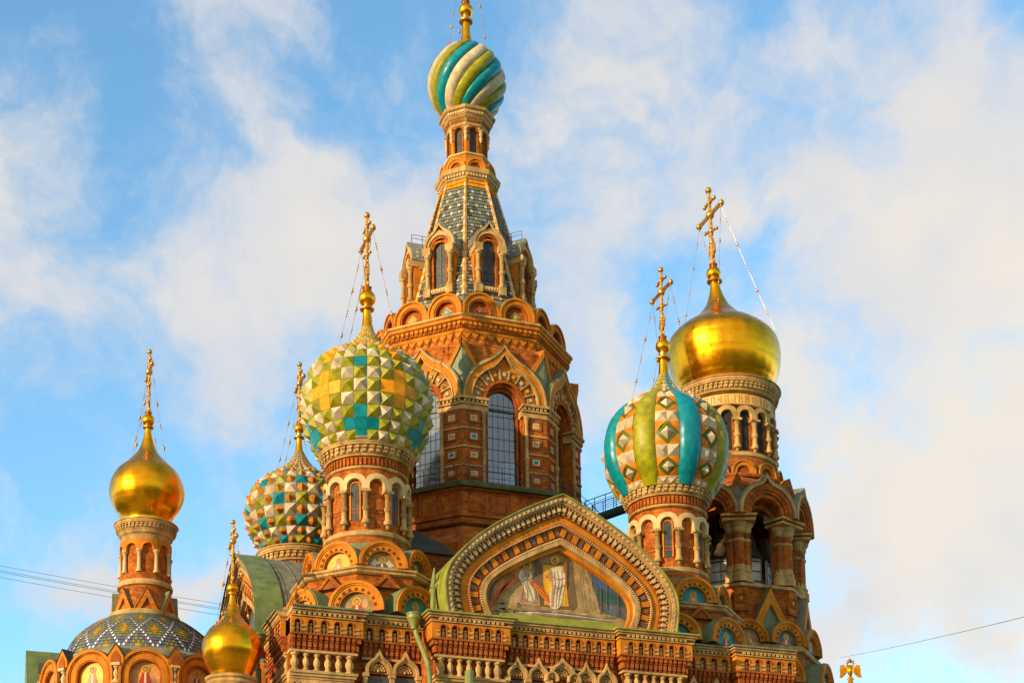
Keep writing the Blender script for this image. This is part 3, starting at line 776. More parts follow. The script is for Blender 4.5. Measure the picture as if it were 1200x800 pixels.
for pts in ([(590, 200), (600, 280), (590, 380), (585, 470)], [(615, 190), (630, 280), (612, 380), (605, 478)], [(650, 190), (655, 280), (632, 400), (625, 470)], [(575, 230), (620, 260), (668, 250)], [(580, 300), (630, 330), (668, 300)]): stroke(pts, 4, .064, 'mos_fold')
stroke([(575, 195), (548, 225), (525, 240)], 9, .066, 'mos_skin'); stroke([(655, 180), (678, 215), (676, 260)], 8, .066, 'mos_pink'); stroke([(678, 60), (679, 200), (684, 330)], 2.5, .07, 'mos_flame')
for pts in ([(345, 210), (365, 290), (385, 370), (380, 430)], [(380, 220), (385, 300), (410, 370), (430, 430)], [(330, 230), (350, 300), (340, 380), (330, 430)], [(400, 290), (440, 340), (460, 420)], [(340, 400), (390, 430), (460, 440)]): stroke(pts, 5, .064, 'mos_fold')
stroke([(335, 200), (322, 240), (350, 262), (385, 240)], 10, .07, 'mos_white'); stroke([(405, 200), (412, 235), (390, 255)], 9, .07, 'mos_white'); stroke([(375, 235), (388, 205)], 7, .074, 'mos_skin')
for k_ in range(7): stroke([(320-k_*10, 200+k_*10), (235-k_*14, 265+k_*22), (130-k_*4+18*(k_ % 2), 400+k_*12)], 3.2, .046, ['mos_red', 'mos_flame2', 'mos_fold'][k_ % 3])
for k_ in range(4): stroke([(425+k_*4, 275+k_*10), (480, 320+k_*14), (545+k_*3, 400+k_*10)], 3, .058, ['mos_red', 'mos_flame2'][k_ % 2])
for y_ in range(6): stroke([(150+40*y_, 505+8*y_), (420+20*y_, 490+14*y_), (700+30*y_, 520+12*y_), (980+20*y_, 560+9*y_)], 3.2, .042, ['mos_fold', 'mos_slate', 'mos_white'][y_ % 3])
for x_ in (790, 812, 850, 880): stroke([(x_, 190), (x_+12, 330), (x_+30, 470)], 2.6, .034, 'mos_fold')
def disc(cx, cy, rx, ry, w, m_): mb.prism(mf, ZM([(cx+rx*math.cos(i*math.pi/8), cy+ry*math.sin(i*math.pi/8)) for i in range(16)]), w-.012, w, m_)
for cx, cy in ((598, 112), (383, 155)):
    disc(cx, cy, 33, 33, .066, 'mos_yellow'); disc(cx, cy, 26, 27, .07, 'mos_gold'); disc(cx, cy+2, 19, 24, .076, 'mos_brown'); disc(cx, cy+6, 12, 16, .082, 'mos_skin')
for x_, y_, w_ in ((955, 420, 4), (1000, 380, 3), (1090, 440, 3), (690, 200, 3)):
    mb.prism(mf, ZM([(x_-w_, y_-90), (x_+w_, y_-90), (x_+w_, y_+110), (x_-w_, y_+110)]), .06, .07, 'mos_brown')
r2 = random.Random(3)
for i in range(26):
    cx, cy = r2.uniform(130, 330), r2.uniform(440, 520); disc(cx, cy, r2.uniform(6, 18), r2.uniform(4, 10), .045, r2.choice(['mos_slate', 'mos_rock', 'mos_brown']))
for i in range(16):
    cx = r2.uniform(350, 1050); cy = 500+(cx-350)*.07+r2.uniform(-10, 40); disc(cx, cy, r2.uniform(15, 50), r2.uniform(3, 7), .04, r2.choice(['mos_slate', 'mos_white', 'mos_grey']))
mb.build('mosaic', gab)
for o in list(gab.children): o.location = (0, 14.7, -25.68)

eg = thing('green_vault', 'green barrel roofed gable seen edge on behind the smallest golden dome', 'gable', (-14.0, 0, 25.68))
gable_bands(eg, planeE(14.0), roof='roof_grey', depth=8)
mb = MB(); mb.prism(planeE(13.4), lerp2(OUT, INN, .99), -.3, 0, 'mos_slate'); mb.build('mosaic', eg)
mb = MB(); mb.ring(planeE(14.0), lerp2(OUT, INN, -.06), lerp2(OUT, INN, -.036), -.95, .62, 'roof_moss'); mb.build('roof_edge', eg)
for o in list(eg.children): o.location = (14.0, 0, -25.68)

# ================================================================== central tower
CT = (0, 0)
ctw = thing('central_tower', 'tall octagonal brick tower with tiled tent roof and twisted striped onion dome', 'tower', (0, 0, 24.0))
def octo(mb, pts, m, ph=22.5): mb.lathe(pts, 8, m, ph=ph, smooth=False)
SEC = 1/math.cos(math.pi/8)
mb = MB(); octo(mb, [(8.6, 24.0), (8.6, 32.2), (8.3, 32.4), (7.75, 33.3), (7.45, 33.5)], 'brick'); mb.build('plinth', ctw)
mb = MB(); octo(mb, [(7.4, 33.2), (7.4, 35.75)], 'brick')
octo(mb, [(7.4, 33.5), (7.75, 33.6), (7.75, 33.85), (7.4, 33.95)], 'brick_dark'); octo(mb, [(7.4, 34.05), (7.55, 34.08), (7.55, 34.2), (7.4, 34.25)], 'brick')
for k in range(8):
    fr = flat(k*45, 7.4/SEC)
    for i in range(4):
        u = (i-1.5)*1.28; mb.ring(fr, [(u-.55, 34.4), (u-.55, 35.6), (u+.55, 35.6), (u+.55, 34.4), (u-.55, 34.4)], [(u-.45, 34.5), (u-.45, 35.5), (u+.45, 35.5), (u+.45, 34.5), (u-.45, 34.5)], -.05, .05, 'brick_red')
mb.build('panel_tier', ctw)
mb = MB(); octo(mb, [(7.2, 35.75), (7.75, 35.8), (7.85, 35.95), (7.85, 36.05), (6.6, 36.2)], 'gallery_moss'); octo(mb, [(7.4, 35.55), (7.7, 35.72)], 'brick_dark'); mb.build('gallery_floor', ctw)
mb = MB()
for k in range(8):
    fr = flat(k*45, 7.65/SEC)
    hw = 7.65*math.sin(math.pi/8)
    for zz in (.35, .7, 1.05): mb.box(fr, -hw, hw, -.012, .012, 36.05+zz, 36.075+zz, 'iron')
    for i in range(6): u = -hw+(i+.5)*hw/3; mb.box(fr, u-.02, u+.02, -.02, .02, 36.0, 37.12, 'iron')
mb.build('gallery_railing', ctw)

ZF, ZC = 36.05, 41.47
DP = 6.30; HB = DP*math.tan(math.pi/8)                                  # pier face distance and half bay
RO = 1.0                                                                # window opening radius
mb = MB()
for k in range(8):
    fr = flat(k*45, DP)
    arch_wall(mb, fr, -HB+.36, HB-.36, ZF, 44.9, RO+.12, ZC-.05, -1.0, -.30, 'brick')
octo(mb, [((DP-.2)*SEC, 43.4), ((DP-.55)*SEC, 43.6), ((DP-.55)*SEC, 45.2)], 'brick')
mb.lathe([(.01, 45.6), (5.6, 45.6)], 8, 'brick_dark', ph=22.5, smooth=False)
mb.build('drum_wall', ctw)
# piers on the corners
mb = MB()
for s_ in (-1, 1):
    fr = flat(s_*22.5, DP)
    ur = (RO+.22)
    u0, u1 = (-HB, -ur) if s_ > 0 else (ur, HB)
    mb.box(fr, min(u0, u1), max(u0, u1), -.9, .0, ZF, ZC-.75, 'brick')
    c_ = (u0+u1)/2
    for i in range(4):
        z0 = ZF+.55+i*1.12
        mb.box(fr, min(u0, u1)-.0, max(u0, u1), .0, .06, z0+.72, z0+.82, 'cream')
        mb.ring(fr, [(c_-.36, z0), (c_-.36, z0+.6), (c_+.36, z0+.6), (c_+.36, z0), (c_-.36, z0)], [(c_-.24, z0+.1), (c_-.24, z0+.5), (c_+.24, z0+.5), (c_+.24, z0+.1), (c_-.24, z0+.1)], -.02, .05, 'brick_red')
        mb.box(fr, c_-.22, c_+.22, 0, .03, z0+.12, z0+.48, 'tile_white'); mb.box(fr, c_-.12, c_+.12, .02, .045, z0+.2, z0+.4, 'tile_yellow' if (i+s_) % 3 else 'tile_teal')
    ue = -ur if s_ > 0 else ur
    mb.column(fr, ue+(-.1 if s_ > 0 else .1), .08, ZF, ZC-.75, .11, 'cream', 8)
pier0 = mb.build('pier', ctw, 22.5)
mb = MB()
for s_ in (-1, 1):
    fr = flat(s_*22.5, DP)
    ur = RO+.1; a_, b_ = ((-HB, -ur) if s_ > 0 else (ur, HB))
    for p, z0, z1 in [(.10, ZC-.75, ZC-.62), (.04, ZC-.62, ZC-.44), (.16, ZC-.44, ZC-.34), (.26, ZC-.16, ZC-.02)]:
        e = (p*math.tan(math.pi/8))
        mb.box(fr, a_-(e if s_ > 0 else .06), b_+(.06 if s_ > 0 else e), -.8, p, z0, z1, 'cream')
    mb.box(fr, a_, b_, -.8, .08, ZC-.34, ZC-.16, 'brick')
    for i in range(6):
        u = a_+(i+.5)*(b_-a_)/6; mb.box(fr, u-.07, u+.07, .0, .2, ZC-.33, ZC-.17, 'cream')
cap0 = mb.build('capital', pier0)
for k in range(1, 8): copy_part(pier0, 22.5+45*k)
# ogee arches
mb = MB(); fr = flat(0, DP); AR = HB-.03; tipv = .78
A = lambda k, t=1., dv=0: arch(AR*k, .05, 26, tipv*t, ZC+dv, .45)
mb.ring(fr, A(1.0), A(.955), -1.2, .22, 'cream'); mb.ring(fr, A(.955), A(.82), -1.1, .14, 'orange'); mb.ring(fr, A(.82), A(.785), -1.1, .2, 'cream')
mb.ring(fr, A(.785, .9), A(.50, .0), -1.1, -.12, 'orange')
mb.ring(fr, A(.50, 0), A(.44, 0), -1.1, .0, 'brick_red'); mb.ring(fr, A(.44, 0), arch(RO, .05, 26, 0, ZC, .55), -1.1, -.28, 'brick')
nr = 9
for i in range(nr):
    th = math.pi*(i+.5)/nr; cu, cv = math.cos(th), math.sin(th)
    def sq(q, hw, hh): return [(cu*(q+a*hh)-cv*b*hw, ZC+.05+cv*(q+a*hh)+cu*b*hw) for a, b in ((-1, -1), (-1, 1), (1, 1), (1, -1))]
    mb.prism(fr, sq(AR*.64, .21, .21), -.14, -.04, 'cream'); mb.prism(fr, sq(AR*.64, .15, .15), -.1, -.02, 'brick_dark'); mb.prism(fr, sq(AR*.64, .10, .10), -.05, .01, 'tile_yellow' if i % 2 else 'cream_light')
for i in range(nr+1):
    th = math.pi*i/nr; cu, cv = math.cos(th), math.sin(th)
    mb.prism(fr, [(cu*(AR*.64+a*.33)-cv*b*.045, ZC+.05+cv*(AR*.64+a*.33)+cu*b*.045) for a, b in ((-1, -1), (-1, 1), (1, 1), (1, -1))], -.14, .05, 'cream')
arch0 = mb.build('arch', ctw)
mb = MB(); mb.ring(fr, A(1.03), A(1.005), -1.6, .16, 'roof_green'); mb.build('arch_roof', arch0)
mb = MB(); mb.ring(fr, arch(RO+.02, ZC-ZF, 20, 0, ZF), arch(RO-.12, ZC-ZF, 20, 0, ZF), -.75, -.5, 'brick_dark'); w0 = mb.build('window', ctw)
mb = MB(); mb.prism(fr, arch(RO-.1, ZC-ZF, 20, 0, ZF), -.72, -.68, 'clear_glass')
for i in range(1, 9): mb.box(fr, -RO+.12, RO-.12, -.68, -.65, ZF+i*.68, ZF+.018+i*.68, 'iron')
for u in (-.52, -.18, .18, .52): mb.box(fr, u-.009, u+.009, -.68, -.66, ZF, ZC+.7, 'iron')
mb.box(fr, -RO+.1, RO-.1, -.68, -.6, ZC-.35, ZC-.22, 'iron')
mb.build('pane', w0)
for k in range(1, 8): copy_part(arch0, 45*k); copy_part(w0, 45*k)
# pointed gablets between the arches, on the corners
mb = MB()
for s_ in (-1, 1):
    fr = flat(s_*22.5, DP-.12); q = -1 if s_ > 0 else 1
    e = HB*(DP-.12)/DP
    u = lambda x: (-e+x if s_ > 0 else e-x)
    mb.prism(fr, [(u(0), 45.12), (u(0), 44.66), (u(.92), 43.1), (u(1.2), 43.1)], -.6, .1, 'orange')
    mb.prism(fr, [(u(0), 42.4), (u(0), 44.68), (u(.95), 43.1), (u(.35), 42.3)], -.6, .0, 'roof_green')
gb0 = mb.build('gablet', ctw, 22.5)
for k in range(1, 8): copy_part(gb0, 22.5+45*k)
# cornice with dentils and zigzag
ZE = 46.85; RE = 6.45
mb = MB()
octo(mb, [(5.2, ZE+.06), (RE, ZE), (RE, ZE-.14), (RE-.10, ZE-.2), (RE-.12, ZE-.36), (RE-.24, ZE-.4), (RE-.30, ZE-.44), (RE-.30, ZE-.8), (RE-.38, ZE-.84), (RE-.40, ZE-1.0), (RE-.48, ZE-1.04), (RE-.5, ZE-1.6), (RE-.56, ZE-1.66), (RE-.62, ZE-2.6)], 'orange')
octo(mb, [(RE+.005, ZE-.01), (RE+.01, ZE-.13), (RE-.08, ZE-.19)], 'cream')
for k in range(8):
    D = (RE-.30)/SEC; fr = flat(k*45, D); hw = (RE-.3)*math.sin(math.pi/8)
    for i in range(15):
        u = -hw+(i+.5)*2*hw/15; mb.box(fr, u-.09, u+.09, -.05, .14, ZE-.64, ZE-.45, 'orange'); mb.box(fr, u-.16, u+.06, -.05, .07, ZE-.78, ZE-.65, 'brick')
    fr = flat(k*45, (RE-.50)/SEC); hw = (RE-.5)*math.sin(math.pi/8); nz = 9
    for i in range(nz):
        u = -hw+(i+.5)*2*hw/nz; q = hw/nz
        mb.prism(fr, [(u-q, ZE-1.05), (u, ZE-1.38), (u+q, ZE-1.05)], -.05, .10, 'orange'); mb.prism(fr, [(u-q, ZE-1.14), (u-q, ZE-1.24), (u, ZE-1.57), (u+q, ZE-1.24), (u+q, ZE-1.14), (u, ZE-1.47)], -.05, .06, 'brick_red')
mb.build('cornice', ctw)
# ring of sixteen round gables
RK = 5.95; DK = RK/SEC; ak = RK*math.sin(math.pi/8)/2
cols = ['tile_yellow', 'tile_teal', 'mos_red', 'tile_green']
mb = MB(); octo(mb, [(RK-.8, ZE), (RK-.8, 47.9), (RK-1.1, 48.7), (4.2, 49.0)], 'roof_grey'); mb.build('ring_roof', ctw)
def ctr_kok(u):
    fr = shift(flat(0, DK), u); mb = MB(); st_ = .42; b0 = ZE+.03
    Ak = lambda k: arch(ak*k, st_, 18, 0, b0)
    mb.ring(fr, Ak(1.03), Ak(.96), -1.3, -.03, 'roof_green'); mb.ring(fr, Ak(.995), Ak(.90), -.3, .12, 'orange'); mb.ring(fr, Ak(.90), Ak(.66), -.3, .03, 'orange'); mb.ring(fr, Ak(.66), Ak(.56), -.5, -.02, 'brick_red')
    mb.prism(fr, Ak(.92), -.34, -.26, 'brick', back=False)
    return mb, fr, b0+st_
side = {}
for s_ in (-1, 1):
    mb, fr, zc_ = ctr_kok(s_*ak); k0 = mb.build('kokoshnik', ctw)
    side[s_] = k0
ringk = {(k, s_): (side[s_] if k == 0 else copy_part(side[s_], 45*k)) for k in range(8) for s_ in (-1, 1)}
for k in range(8):
    for s_ in (-1, 1):
        o = ringk[k, s_]
        mb = MB(); fr = shift(flat(0, DK), s_*ak); c_ = cols[[(0, 1), (2, 3), (1, 0), (3, 2), (0, 2), (1, 3), (2, 0), (0, 1)][(k+1) % 8][0 if s_ < 0 else 1]]
        q = .36; zc_ = ZE+.03+.42+.06
        mb.prism(fr, [(-q, zc_), (0, zc_+q), (q, zc_), (0, zc_-q)], -.26, -.22, 'cream'); mb.prism(fr, [(-q*.74, zc_), (0, zc_+q*.74), (q*.74, zc_), (0, zc_-q*.74)], -.22, -.19, c_)
        mb.prism(fr, [(-q*.25, zc_), (0, zc_+q*.25), (q*.25, zc_), (0, zc_-q*.25)], -.19, -.16, 'cream_light')
        d_ = mb.build('diamond_tile', o)
# tent roof: courses of tiles with white dots, striped hips
ZT0, ZT1, RT0, RT1 = 49.0, 58.0, 4.30, 1.72
mb = MB(); octo(mb, [(RT0-.05, ZT0), (RT1-.05, ZT1)], 'roof_dark')
nrow = 34
for k in range(8):
    for j in range(nrow):
        t0, t1 = j/nrow, (j+1)/nrow
        for t_ in (0,):
            ra, rb = RT0+(RT1-RT0)*t0, RT0+(RT1-RT0)*t1; za, zb = ZT0+(ZT1-ZT0)*t0, ZT0+(ZT1-ZT0)*t1
            fa, fb = flat(k*45, ra/SEC), flat(k*45, rb/SEC); ha, hb = ra*math.sin(math.pi/8), rb*math.sin(math.pi/8)
            nc = max(3, int(2*ha/.27)); q = 2*ha/nc
            for i in range(nc+1):
                ua = -ha+(i-(.5 if j % 2 else 0))*q; ub = ua+q*.96
                ua, ub = max(ua, -ha), min(ub, ha)
                if ub-ua < .04: continue
                c_ = rnd.choice(['tile_slate', 'tile_moss', 'tile_slate', 'tile_moss', 'roof_dark'])
                ic = i-nc//2
                if j % 2 == 0 and (ic+(j//2)) % 2 == 0: c_ = 'tile_white'
                if j > nrow-3: c_ = 'tile_yellow'
                sc_ = hb/ha
                m_ = .36 if c_ == 'tile_white' else 0
                um = (ua+ub)/2; hw = (ub-ua)/2*(1-m_)
                mb.add([fa(um-hw, .07, za+.02), fa(um+hw, .07, za+.02), fb((um+hw)*sc_, .015, zb), fb((um-hw)*sc_, .015, zb), fa(um-hw, 0, za), fa(um+hw, 0, za)], [(0, 1, 2, 3), (4, 5, 1, 0)], c_)
                if m_ and ub-ua > .1: mb.add([fa(ua, .04, za+.01), fa(ub, .04, za+.01), fb(ub*sc_, .005, zb), fb(ua*sc_, .005, zb)], [(0, 1, 2, 3)], 'tile_slate')
mb.build('tent_roof', ctw)
mb = MB(); nst = 30
for j in range(nst):
    t0, t1 = j/nst, (j+1)/nst
    P = []
    for t_ in (t0, t1):
        r_ = RT0+(RT1-RT0)*t_; z_ = ZT0+(ZT1-ZT0)*t_; w_ = .135-.035*t_
        for a, b in ((-w_, -.15), (-w_, .05), (0, .13), (w_, .05), (w_, -.15)): P.append((a, -(r_+b), z_))
    mb.add(P, [(i, i+1, i+6, i+5) for i in range(4)]+[(0, 1, 2, 3, 4), (5, 6, 7, 8, 9)], 'tile_yellow' if j % 2 else 'tile_white')
h0 = mb.build('hip', ctw, 22.5)
for k in range(1, 8): copy_part(h0, 22.5+45*k)
# dormers
DD = 4.0; ZDA, ZDS, ZDC, ZDB = 54.15, 52.35, 51.95, 49.75
fr = flat(0, DD)
mb = MB(); Ad = lambda k, t=1.: arch(1.02*k, .18, 24, .45*t, ZDS, .5)
mb.ring(fr, Ad(1.0), Ad(.86), -.5, .06, 'cream'); mb.ring(fr, Ad(.86, .4), Ad(.66, 0), -.45, -.03, 'cream')
for i in range(17):
    th = math.pi*(i+.5)/17; cu, cv = math.cos(th), math.sin(th)
    mb.prism(fr, [(cu*(.79+a*.05)-cv*b*.035, ZDS+.1+cv*(.79+a*.05)+cu*b*.035) for a, b in ((-1, -1), (-1, 1), (1, 1), (1, -1))], -.05, .03, 'cream_light')
mb.ring(fr, Ad(.68, 0), Ad(.50, 0), -.5, -.08, 'brick')
arch_wall(mb, fr, -.93, .93, ZDB-.35, ZDS+.55, .46, ZDS+.1, -.8, -.14, 'orange')
for s_ in (-1, 1):
    mb.box(fr, s_*.93-.02, s_*.93+.02, -3.0, -.16, ZDB-.6, ZDS+.05, 'orange')
    mb.box(fr, s_*.95-.06, s_*.95+.06, -3.0, -.45, ZDC-.12, ZDC+.25, 'cream')
d0 = mb.build('dormer', ctw)
mb = MB()
for s_ in (-1, 1):
    mb.column(fr, s_*.76, .05, ZDB, ZDC, .14, 'cream', 10); mb.box(fr, s_*.76-.26, s_*.76+.26, -.9, .24, ZDC, ZDS+.06, 'cream'); mb.box(fr, s_*.76-.22, s_*.76+.22, -.4, .24, ZDB-.5, ZDB, 'cream')
mb.build('column', d0)
mb = MB(); mb.box(fr, -.54, .54, -.35, .10, ZDB-.30, ZDB-.02, 'cream')
for i in range(6): mb.box(fr, -.5+i*.18, -.41+i*.18, -.06, .15, ZDB-.24, ZDB-.08, 'cream_light')
mb.build('parapet', d0)
mb = MB(); mb.prism(fr, arch(.44, ZDS-ZDB, 14, 0, ZDB), -.34, -.26, 'glass'); mb.box(fr, -.02, .02, -.26, -.22, ZDB, ZDS+.5, 'iron')
for i in range(1, 5): mb.box(fr, -.44, .44, -.26, -.23, ZDB+i*.5, ZDB+i*.5+.03, 'iron')
mb.ring(fr, arch(.52, ZDS-ZDB, 14, 0, ZDB), arch(.42, ZDS-ZDB, 14, 0, ZDB), -.3, -.06, 'brick')
mb.build('window', d0)
mb = MB()
Ro = Ad(1.06); Ri = Ad(1.0)
mb.ring(fr, Ro, Ri, -3.3, .0, 'tile_slate')
for j in range(6):
    for i in range(1, len(Ro)-2):
        if (i+j) % 2 == 0 and Ro[i][1] > ZDS-.2 and abs(Ro[i][0]) > .25:
            a, b = np.array(Ro[i]), np.array(Ro[i+1]); n_ = np.array([-(b-a)[1], (b-a)[0]]); n_ = n_/np.hypot(*n_)*.03
            mb.add([fr(a[0]+n_[0], -.25-j*.38, a[1]+n_[1]), fr(b[0]+n_[0], -.25-j*.38, b[1]+n_[1]), fr(b[0]+n_[0], -.43-j*.38, b[1]+n_[1]), fr(a[0]+n_[0], -.43-j*.38, a[1]+n_[1])], [(0, 1, 2, 3)], 'tile_white')
mb.build('roof', d0)
mb = MB()
for w_ in (-.3, -1.0, -1.7): mb.box(fr, -.015, .015, w_, w_+.03, ZDA-.2, ZDA+.45, 'iron')
for z_ in (.2, .43): mb.box(fr, -.012, .012, -1.7, -.3, ZDA+z_, ZDA+z_+.025, 'iron')
mb.build('roof_rail', d0)
for k in range(1, 8): copy_part(d0, 45*k)
# upper cornice, small gables, lantern
mb = MB()
octo(mb, [(1.6, 57.75), (1.72, 57.85), (1.78, 58.0), (1.86, 58.05), (1.90, 58.3), (2.06, 58.4), (2.10, 58.62), (2.10, 58.7), (1.7, 58.75)], 'cream')
for k in range(8):
    fr = flat(k*45, 1.92/SEC)
    for i in range(7): u = (i-3)*.2; mb.box(fr, u-.055, u+.055, -.05, .07, 58.18, 58.34, 'cream_light')
mb.build('upper_cornice', ctw)
mb = MB(); octo(mb, [(1.62, 58.7), (1.55, 59.5), (1.38, 60.0)], 'orange'); octo(mb, [(1.36, 59.85), (1.5, 59.9), (1.52, 60.0), (1.36, 60.05)], 'cream_light'); mb.build('lantern_base', ctw)
mb = MB(); fr = flat(0, 1.78/SEC); Al = lambda k: arch(.66*k, .12, 16, 0, 58.74)
mb.ring(fr, Al(1.0), Al(.78), -.4, .08, 'orange'); mb.ring(fr, Al(.78), Al(.55), -.4, .02, 'orange'); mb.prism(fr, Al(.6), -.3, -.1, 'brick_dark')
lk0 = mb.build('kokoshnik', ctw)
for k in range(1, 8): copy_part(lk0, 45*k)
mb = MB()
RL = 1.30
for k in range(8):
    fr = flat(k*45, RL/SEC); hw = RL*math.sin(math.pi/8)
    arch_wall(mb, fr, -hw, hw, 59.95, 62.2, .27, 61.55, -.3, 0, 'orange'); mb.ring(fr, arch(.36, 1.55, 12, 0, 60.0), arch(.27, 1.55, 12, 0, 60.0), -.05, .05, 'brick')
octo(mb, [(.92, 60), (.92, 62.2)], 'brick_dark')
mb.build('lantern_wall', ctw)
mb = MB(); fr = flat(0, RL/SEC); mb.prism(fr, arch(.24, 1.5, 12, 0, 60.05), -.2, -.16, 'glass'); mb.box(fr, -.012, .012, -.16, -.13, 60.05, 61.7, 'iron'); w1 = mb.build('window', ctw)
mb = MB(); f0 = lambda u, w, v: (u, -(RL+w), v)
mb.lathe([(.03, 60.85), (.10, 61.0), (.12, 61.12), (.07, 61.25), (.13, 61.35), (.14, 61.45), (.09, 61.5), (.16, 61.6), (.16, 61.7)], 10, 'cream_light', cy=-(RL+.0)); mb.box(f0, -.2, .2, -.15, .14, 61.68, 61.8, 'cream')
dr0 = mb.build('pendant', ctw, 22.5)
for k in range(1, 8): copy_part(w1, 45*k); copy_part(dr0, 22.5+45*k)
mb = MB()
octo(mb, [(1.25, 61.85), (1.36, 61.95), (1.38, 62.1), (1.42, 62.12), (1.44, 62.35), (1.52, 62.4), (1.56, 62.5), (1.62, 62.55), (1.68, 62.78), (1.80, 62.85), (1.84, 62.95), (1.84, 63.02), (1.3, 63.15)], 'cream')
for k in range(8):
    fr = flat(k*45, 1.63/SEC)
    for i in range(7): u = (i-3)*.165; mb.box(fr, u-.05, u+.05, -.05, .06, 62.6, 62.76, 'cream_light')
    fr = flat(k*45, 1.43/SEC)
    for i in range(7): u = (i-3)*.14; mb.box(fr, u-.04, u+.04, -.05, .05, 62.15, 62.33, 'brick')
mb.build('lantern_cornice', ctw)
# twisted dome
TD = [(24, 139), (31, 133), (38.6, 123.5), (44, 111), (45.6, 101.5), (45.3, 96), (42.5, 86), (36.5, 75), (28, 66), (19, 59.5), (11.5, 55), (8, 52)]
pr = profile(CT, [(y, h*.975) for h, y in TD])
fn, LT = arc_profile(pr)
mb = MB(); NSTR, SUBD, ROWS = 15, 8, 60
for sidx in range(NSTR):
    c_ = ['tile_green', 'tile_teal', 'tile_white'][sidx % 3]
    P = []
    for j in range(ROWS+1):
        q = j/ROWS; r_, z_ = fn(q*LT)
        tw = D2R(-62+128*q)+2*math.pi*sidx/NSTR
        seam = 1-.006*(1 if j % 7 == 3 else 0)
        for i in range(SUBD+1):
            x = i/SUBD; bulge = math.sqrt(max(0, 1-(2*x-1)**2))
            e = P.append(tuple(pol(r_*(.95+.10*bulge)*seam, tw+2*math.pi/NSTR*x, z_+.02*bulge)))
    mb.add(P, [(j*(SUBD+1)+i, j*(SUBD+1)+i+1, (j+1)*(SUBD+1)+i+1, (j+1)*(SUBD+1)+i) for j in range(ROWS) for i in range(SUBD)], c_, True)
mb.build('onion_dome', ctw, angle=60)
zt, _ = neck_and_orb(ctw, CT, [(54, 8.2), (50, 7.2), (44, 5.8), (36, 4.9), (27, 4.6)], 13, 8.4)
sh = profile(CT, [(66, 28)])[0]
cross(ctw, zt, 4.5, chains=dict(angles=(-38, 38), at=sh), nb=6)

# ================================================================== helper for the four-square corner towers
def corner_base(T, pl, kok_u, kok_l, zd, R_oct=4.05, ph=0.):
    """octagonal base of a corner tower with two rings of round gables; kok_* = {facet: (bg, robe, style)}"""
    zu, zo, zl = zd[0], zd[1], zd[2]+.22                                   # base of upper gables, octagon cornice, base of lower gables
    mb = MB(); mb.lathe([(2.75, zu-.2), (2.7, zu+1.0), (2.2, 30.8)], 48, 'brick'); mb.lathe([(2.72, zu), (2.68, zu+1.0), (2.5, zu+1.5)], 48, 'roof_green'); octo(mb, [(R_oct-.2, zl-.6), (R_oct-.2, zo)], 'brick'); mb.build('base_wall', T)
    mb = MB(); octo(mb, [(R_oct-.1, zo-.30), (R_oct+.02, zo-.22), (R_oct+.04, zo-.12), (R_oct+.14, zo-.05), (R_oct+.14, zo+.05), (3.1, zu+.02)], 'cream'); mb.build('octagon_cornice', T)
    D = 3.2; a = D*math.tan(math.pi/8)-.01
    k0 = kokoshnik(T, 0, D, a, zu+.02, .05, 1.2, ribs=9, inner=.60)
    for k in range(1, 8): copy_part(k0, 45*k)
    kids = [o for o in T.children if o.name.startswith('kokoshnik')]
    for k, (bg_, rb_, stl) in kok_u.items():
        o = [q for q in kids if abs(math.degrees(q.rotation_euler.z)-45*(k % 8)) < 1][0]
        icon(o, 0, D-.24, a*.585, zu+.03, .05, bg_, rb_, stl)
    # lower ring, facing the corners of the octagon
    D2 = R_oct+.24; a2 = 1.42
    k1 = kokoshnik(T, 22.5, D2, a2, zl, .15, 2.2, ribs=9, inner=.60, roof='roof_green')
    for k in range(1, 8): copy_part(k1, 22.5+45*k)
    kids = [o for o in T.children if o.name.startswith('kokoshnik') and abs((math.degrees(o.rotation_euler.z)/22.5) % 2-1) < .01]
    for k, (bg_, rb_, stl) in kok_l.items():
        o = [q for q in kids if abs(math.degrees(q.rotation_euler.z)-(22.5+45*(k % 8))) < 1][0]
        icon(o, 0, D2-.24, a2*.585, zl+.02, .15, bg_, rb_, stl)
    # small pointed gablets over the joints of the lower ring
    mb = MB(); fr = flat(0, R_oct/SEC+.08)
    q0 = zl+1.42
    mb.ring(fr, [(-.72, q0), (0, q0+.78), (.72, q0)], [(-.5, q0), (0, q0+.52), (.5, q0)], -.3, .1, 'brick'); mb.prism(fr, [(-.55, q0), (0, q0+.58), (.55, q0)], -.3, .03, 'brick_dark')
    for i in range(3):
        for s_ in (-1, 1): mb.box(fr, s_*(.12+.16*i)-.05, s_*(.12+.16*i)+.05, .02, .08, q0+.42-.17*i, q0+.54-.17*i, 'brick_red')
    g0 = mb.build('gablet', T)
    for k in range(1, 8): copy_part(g0, 45*k)

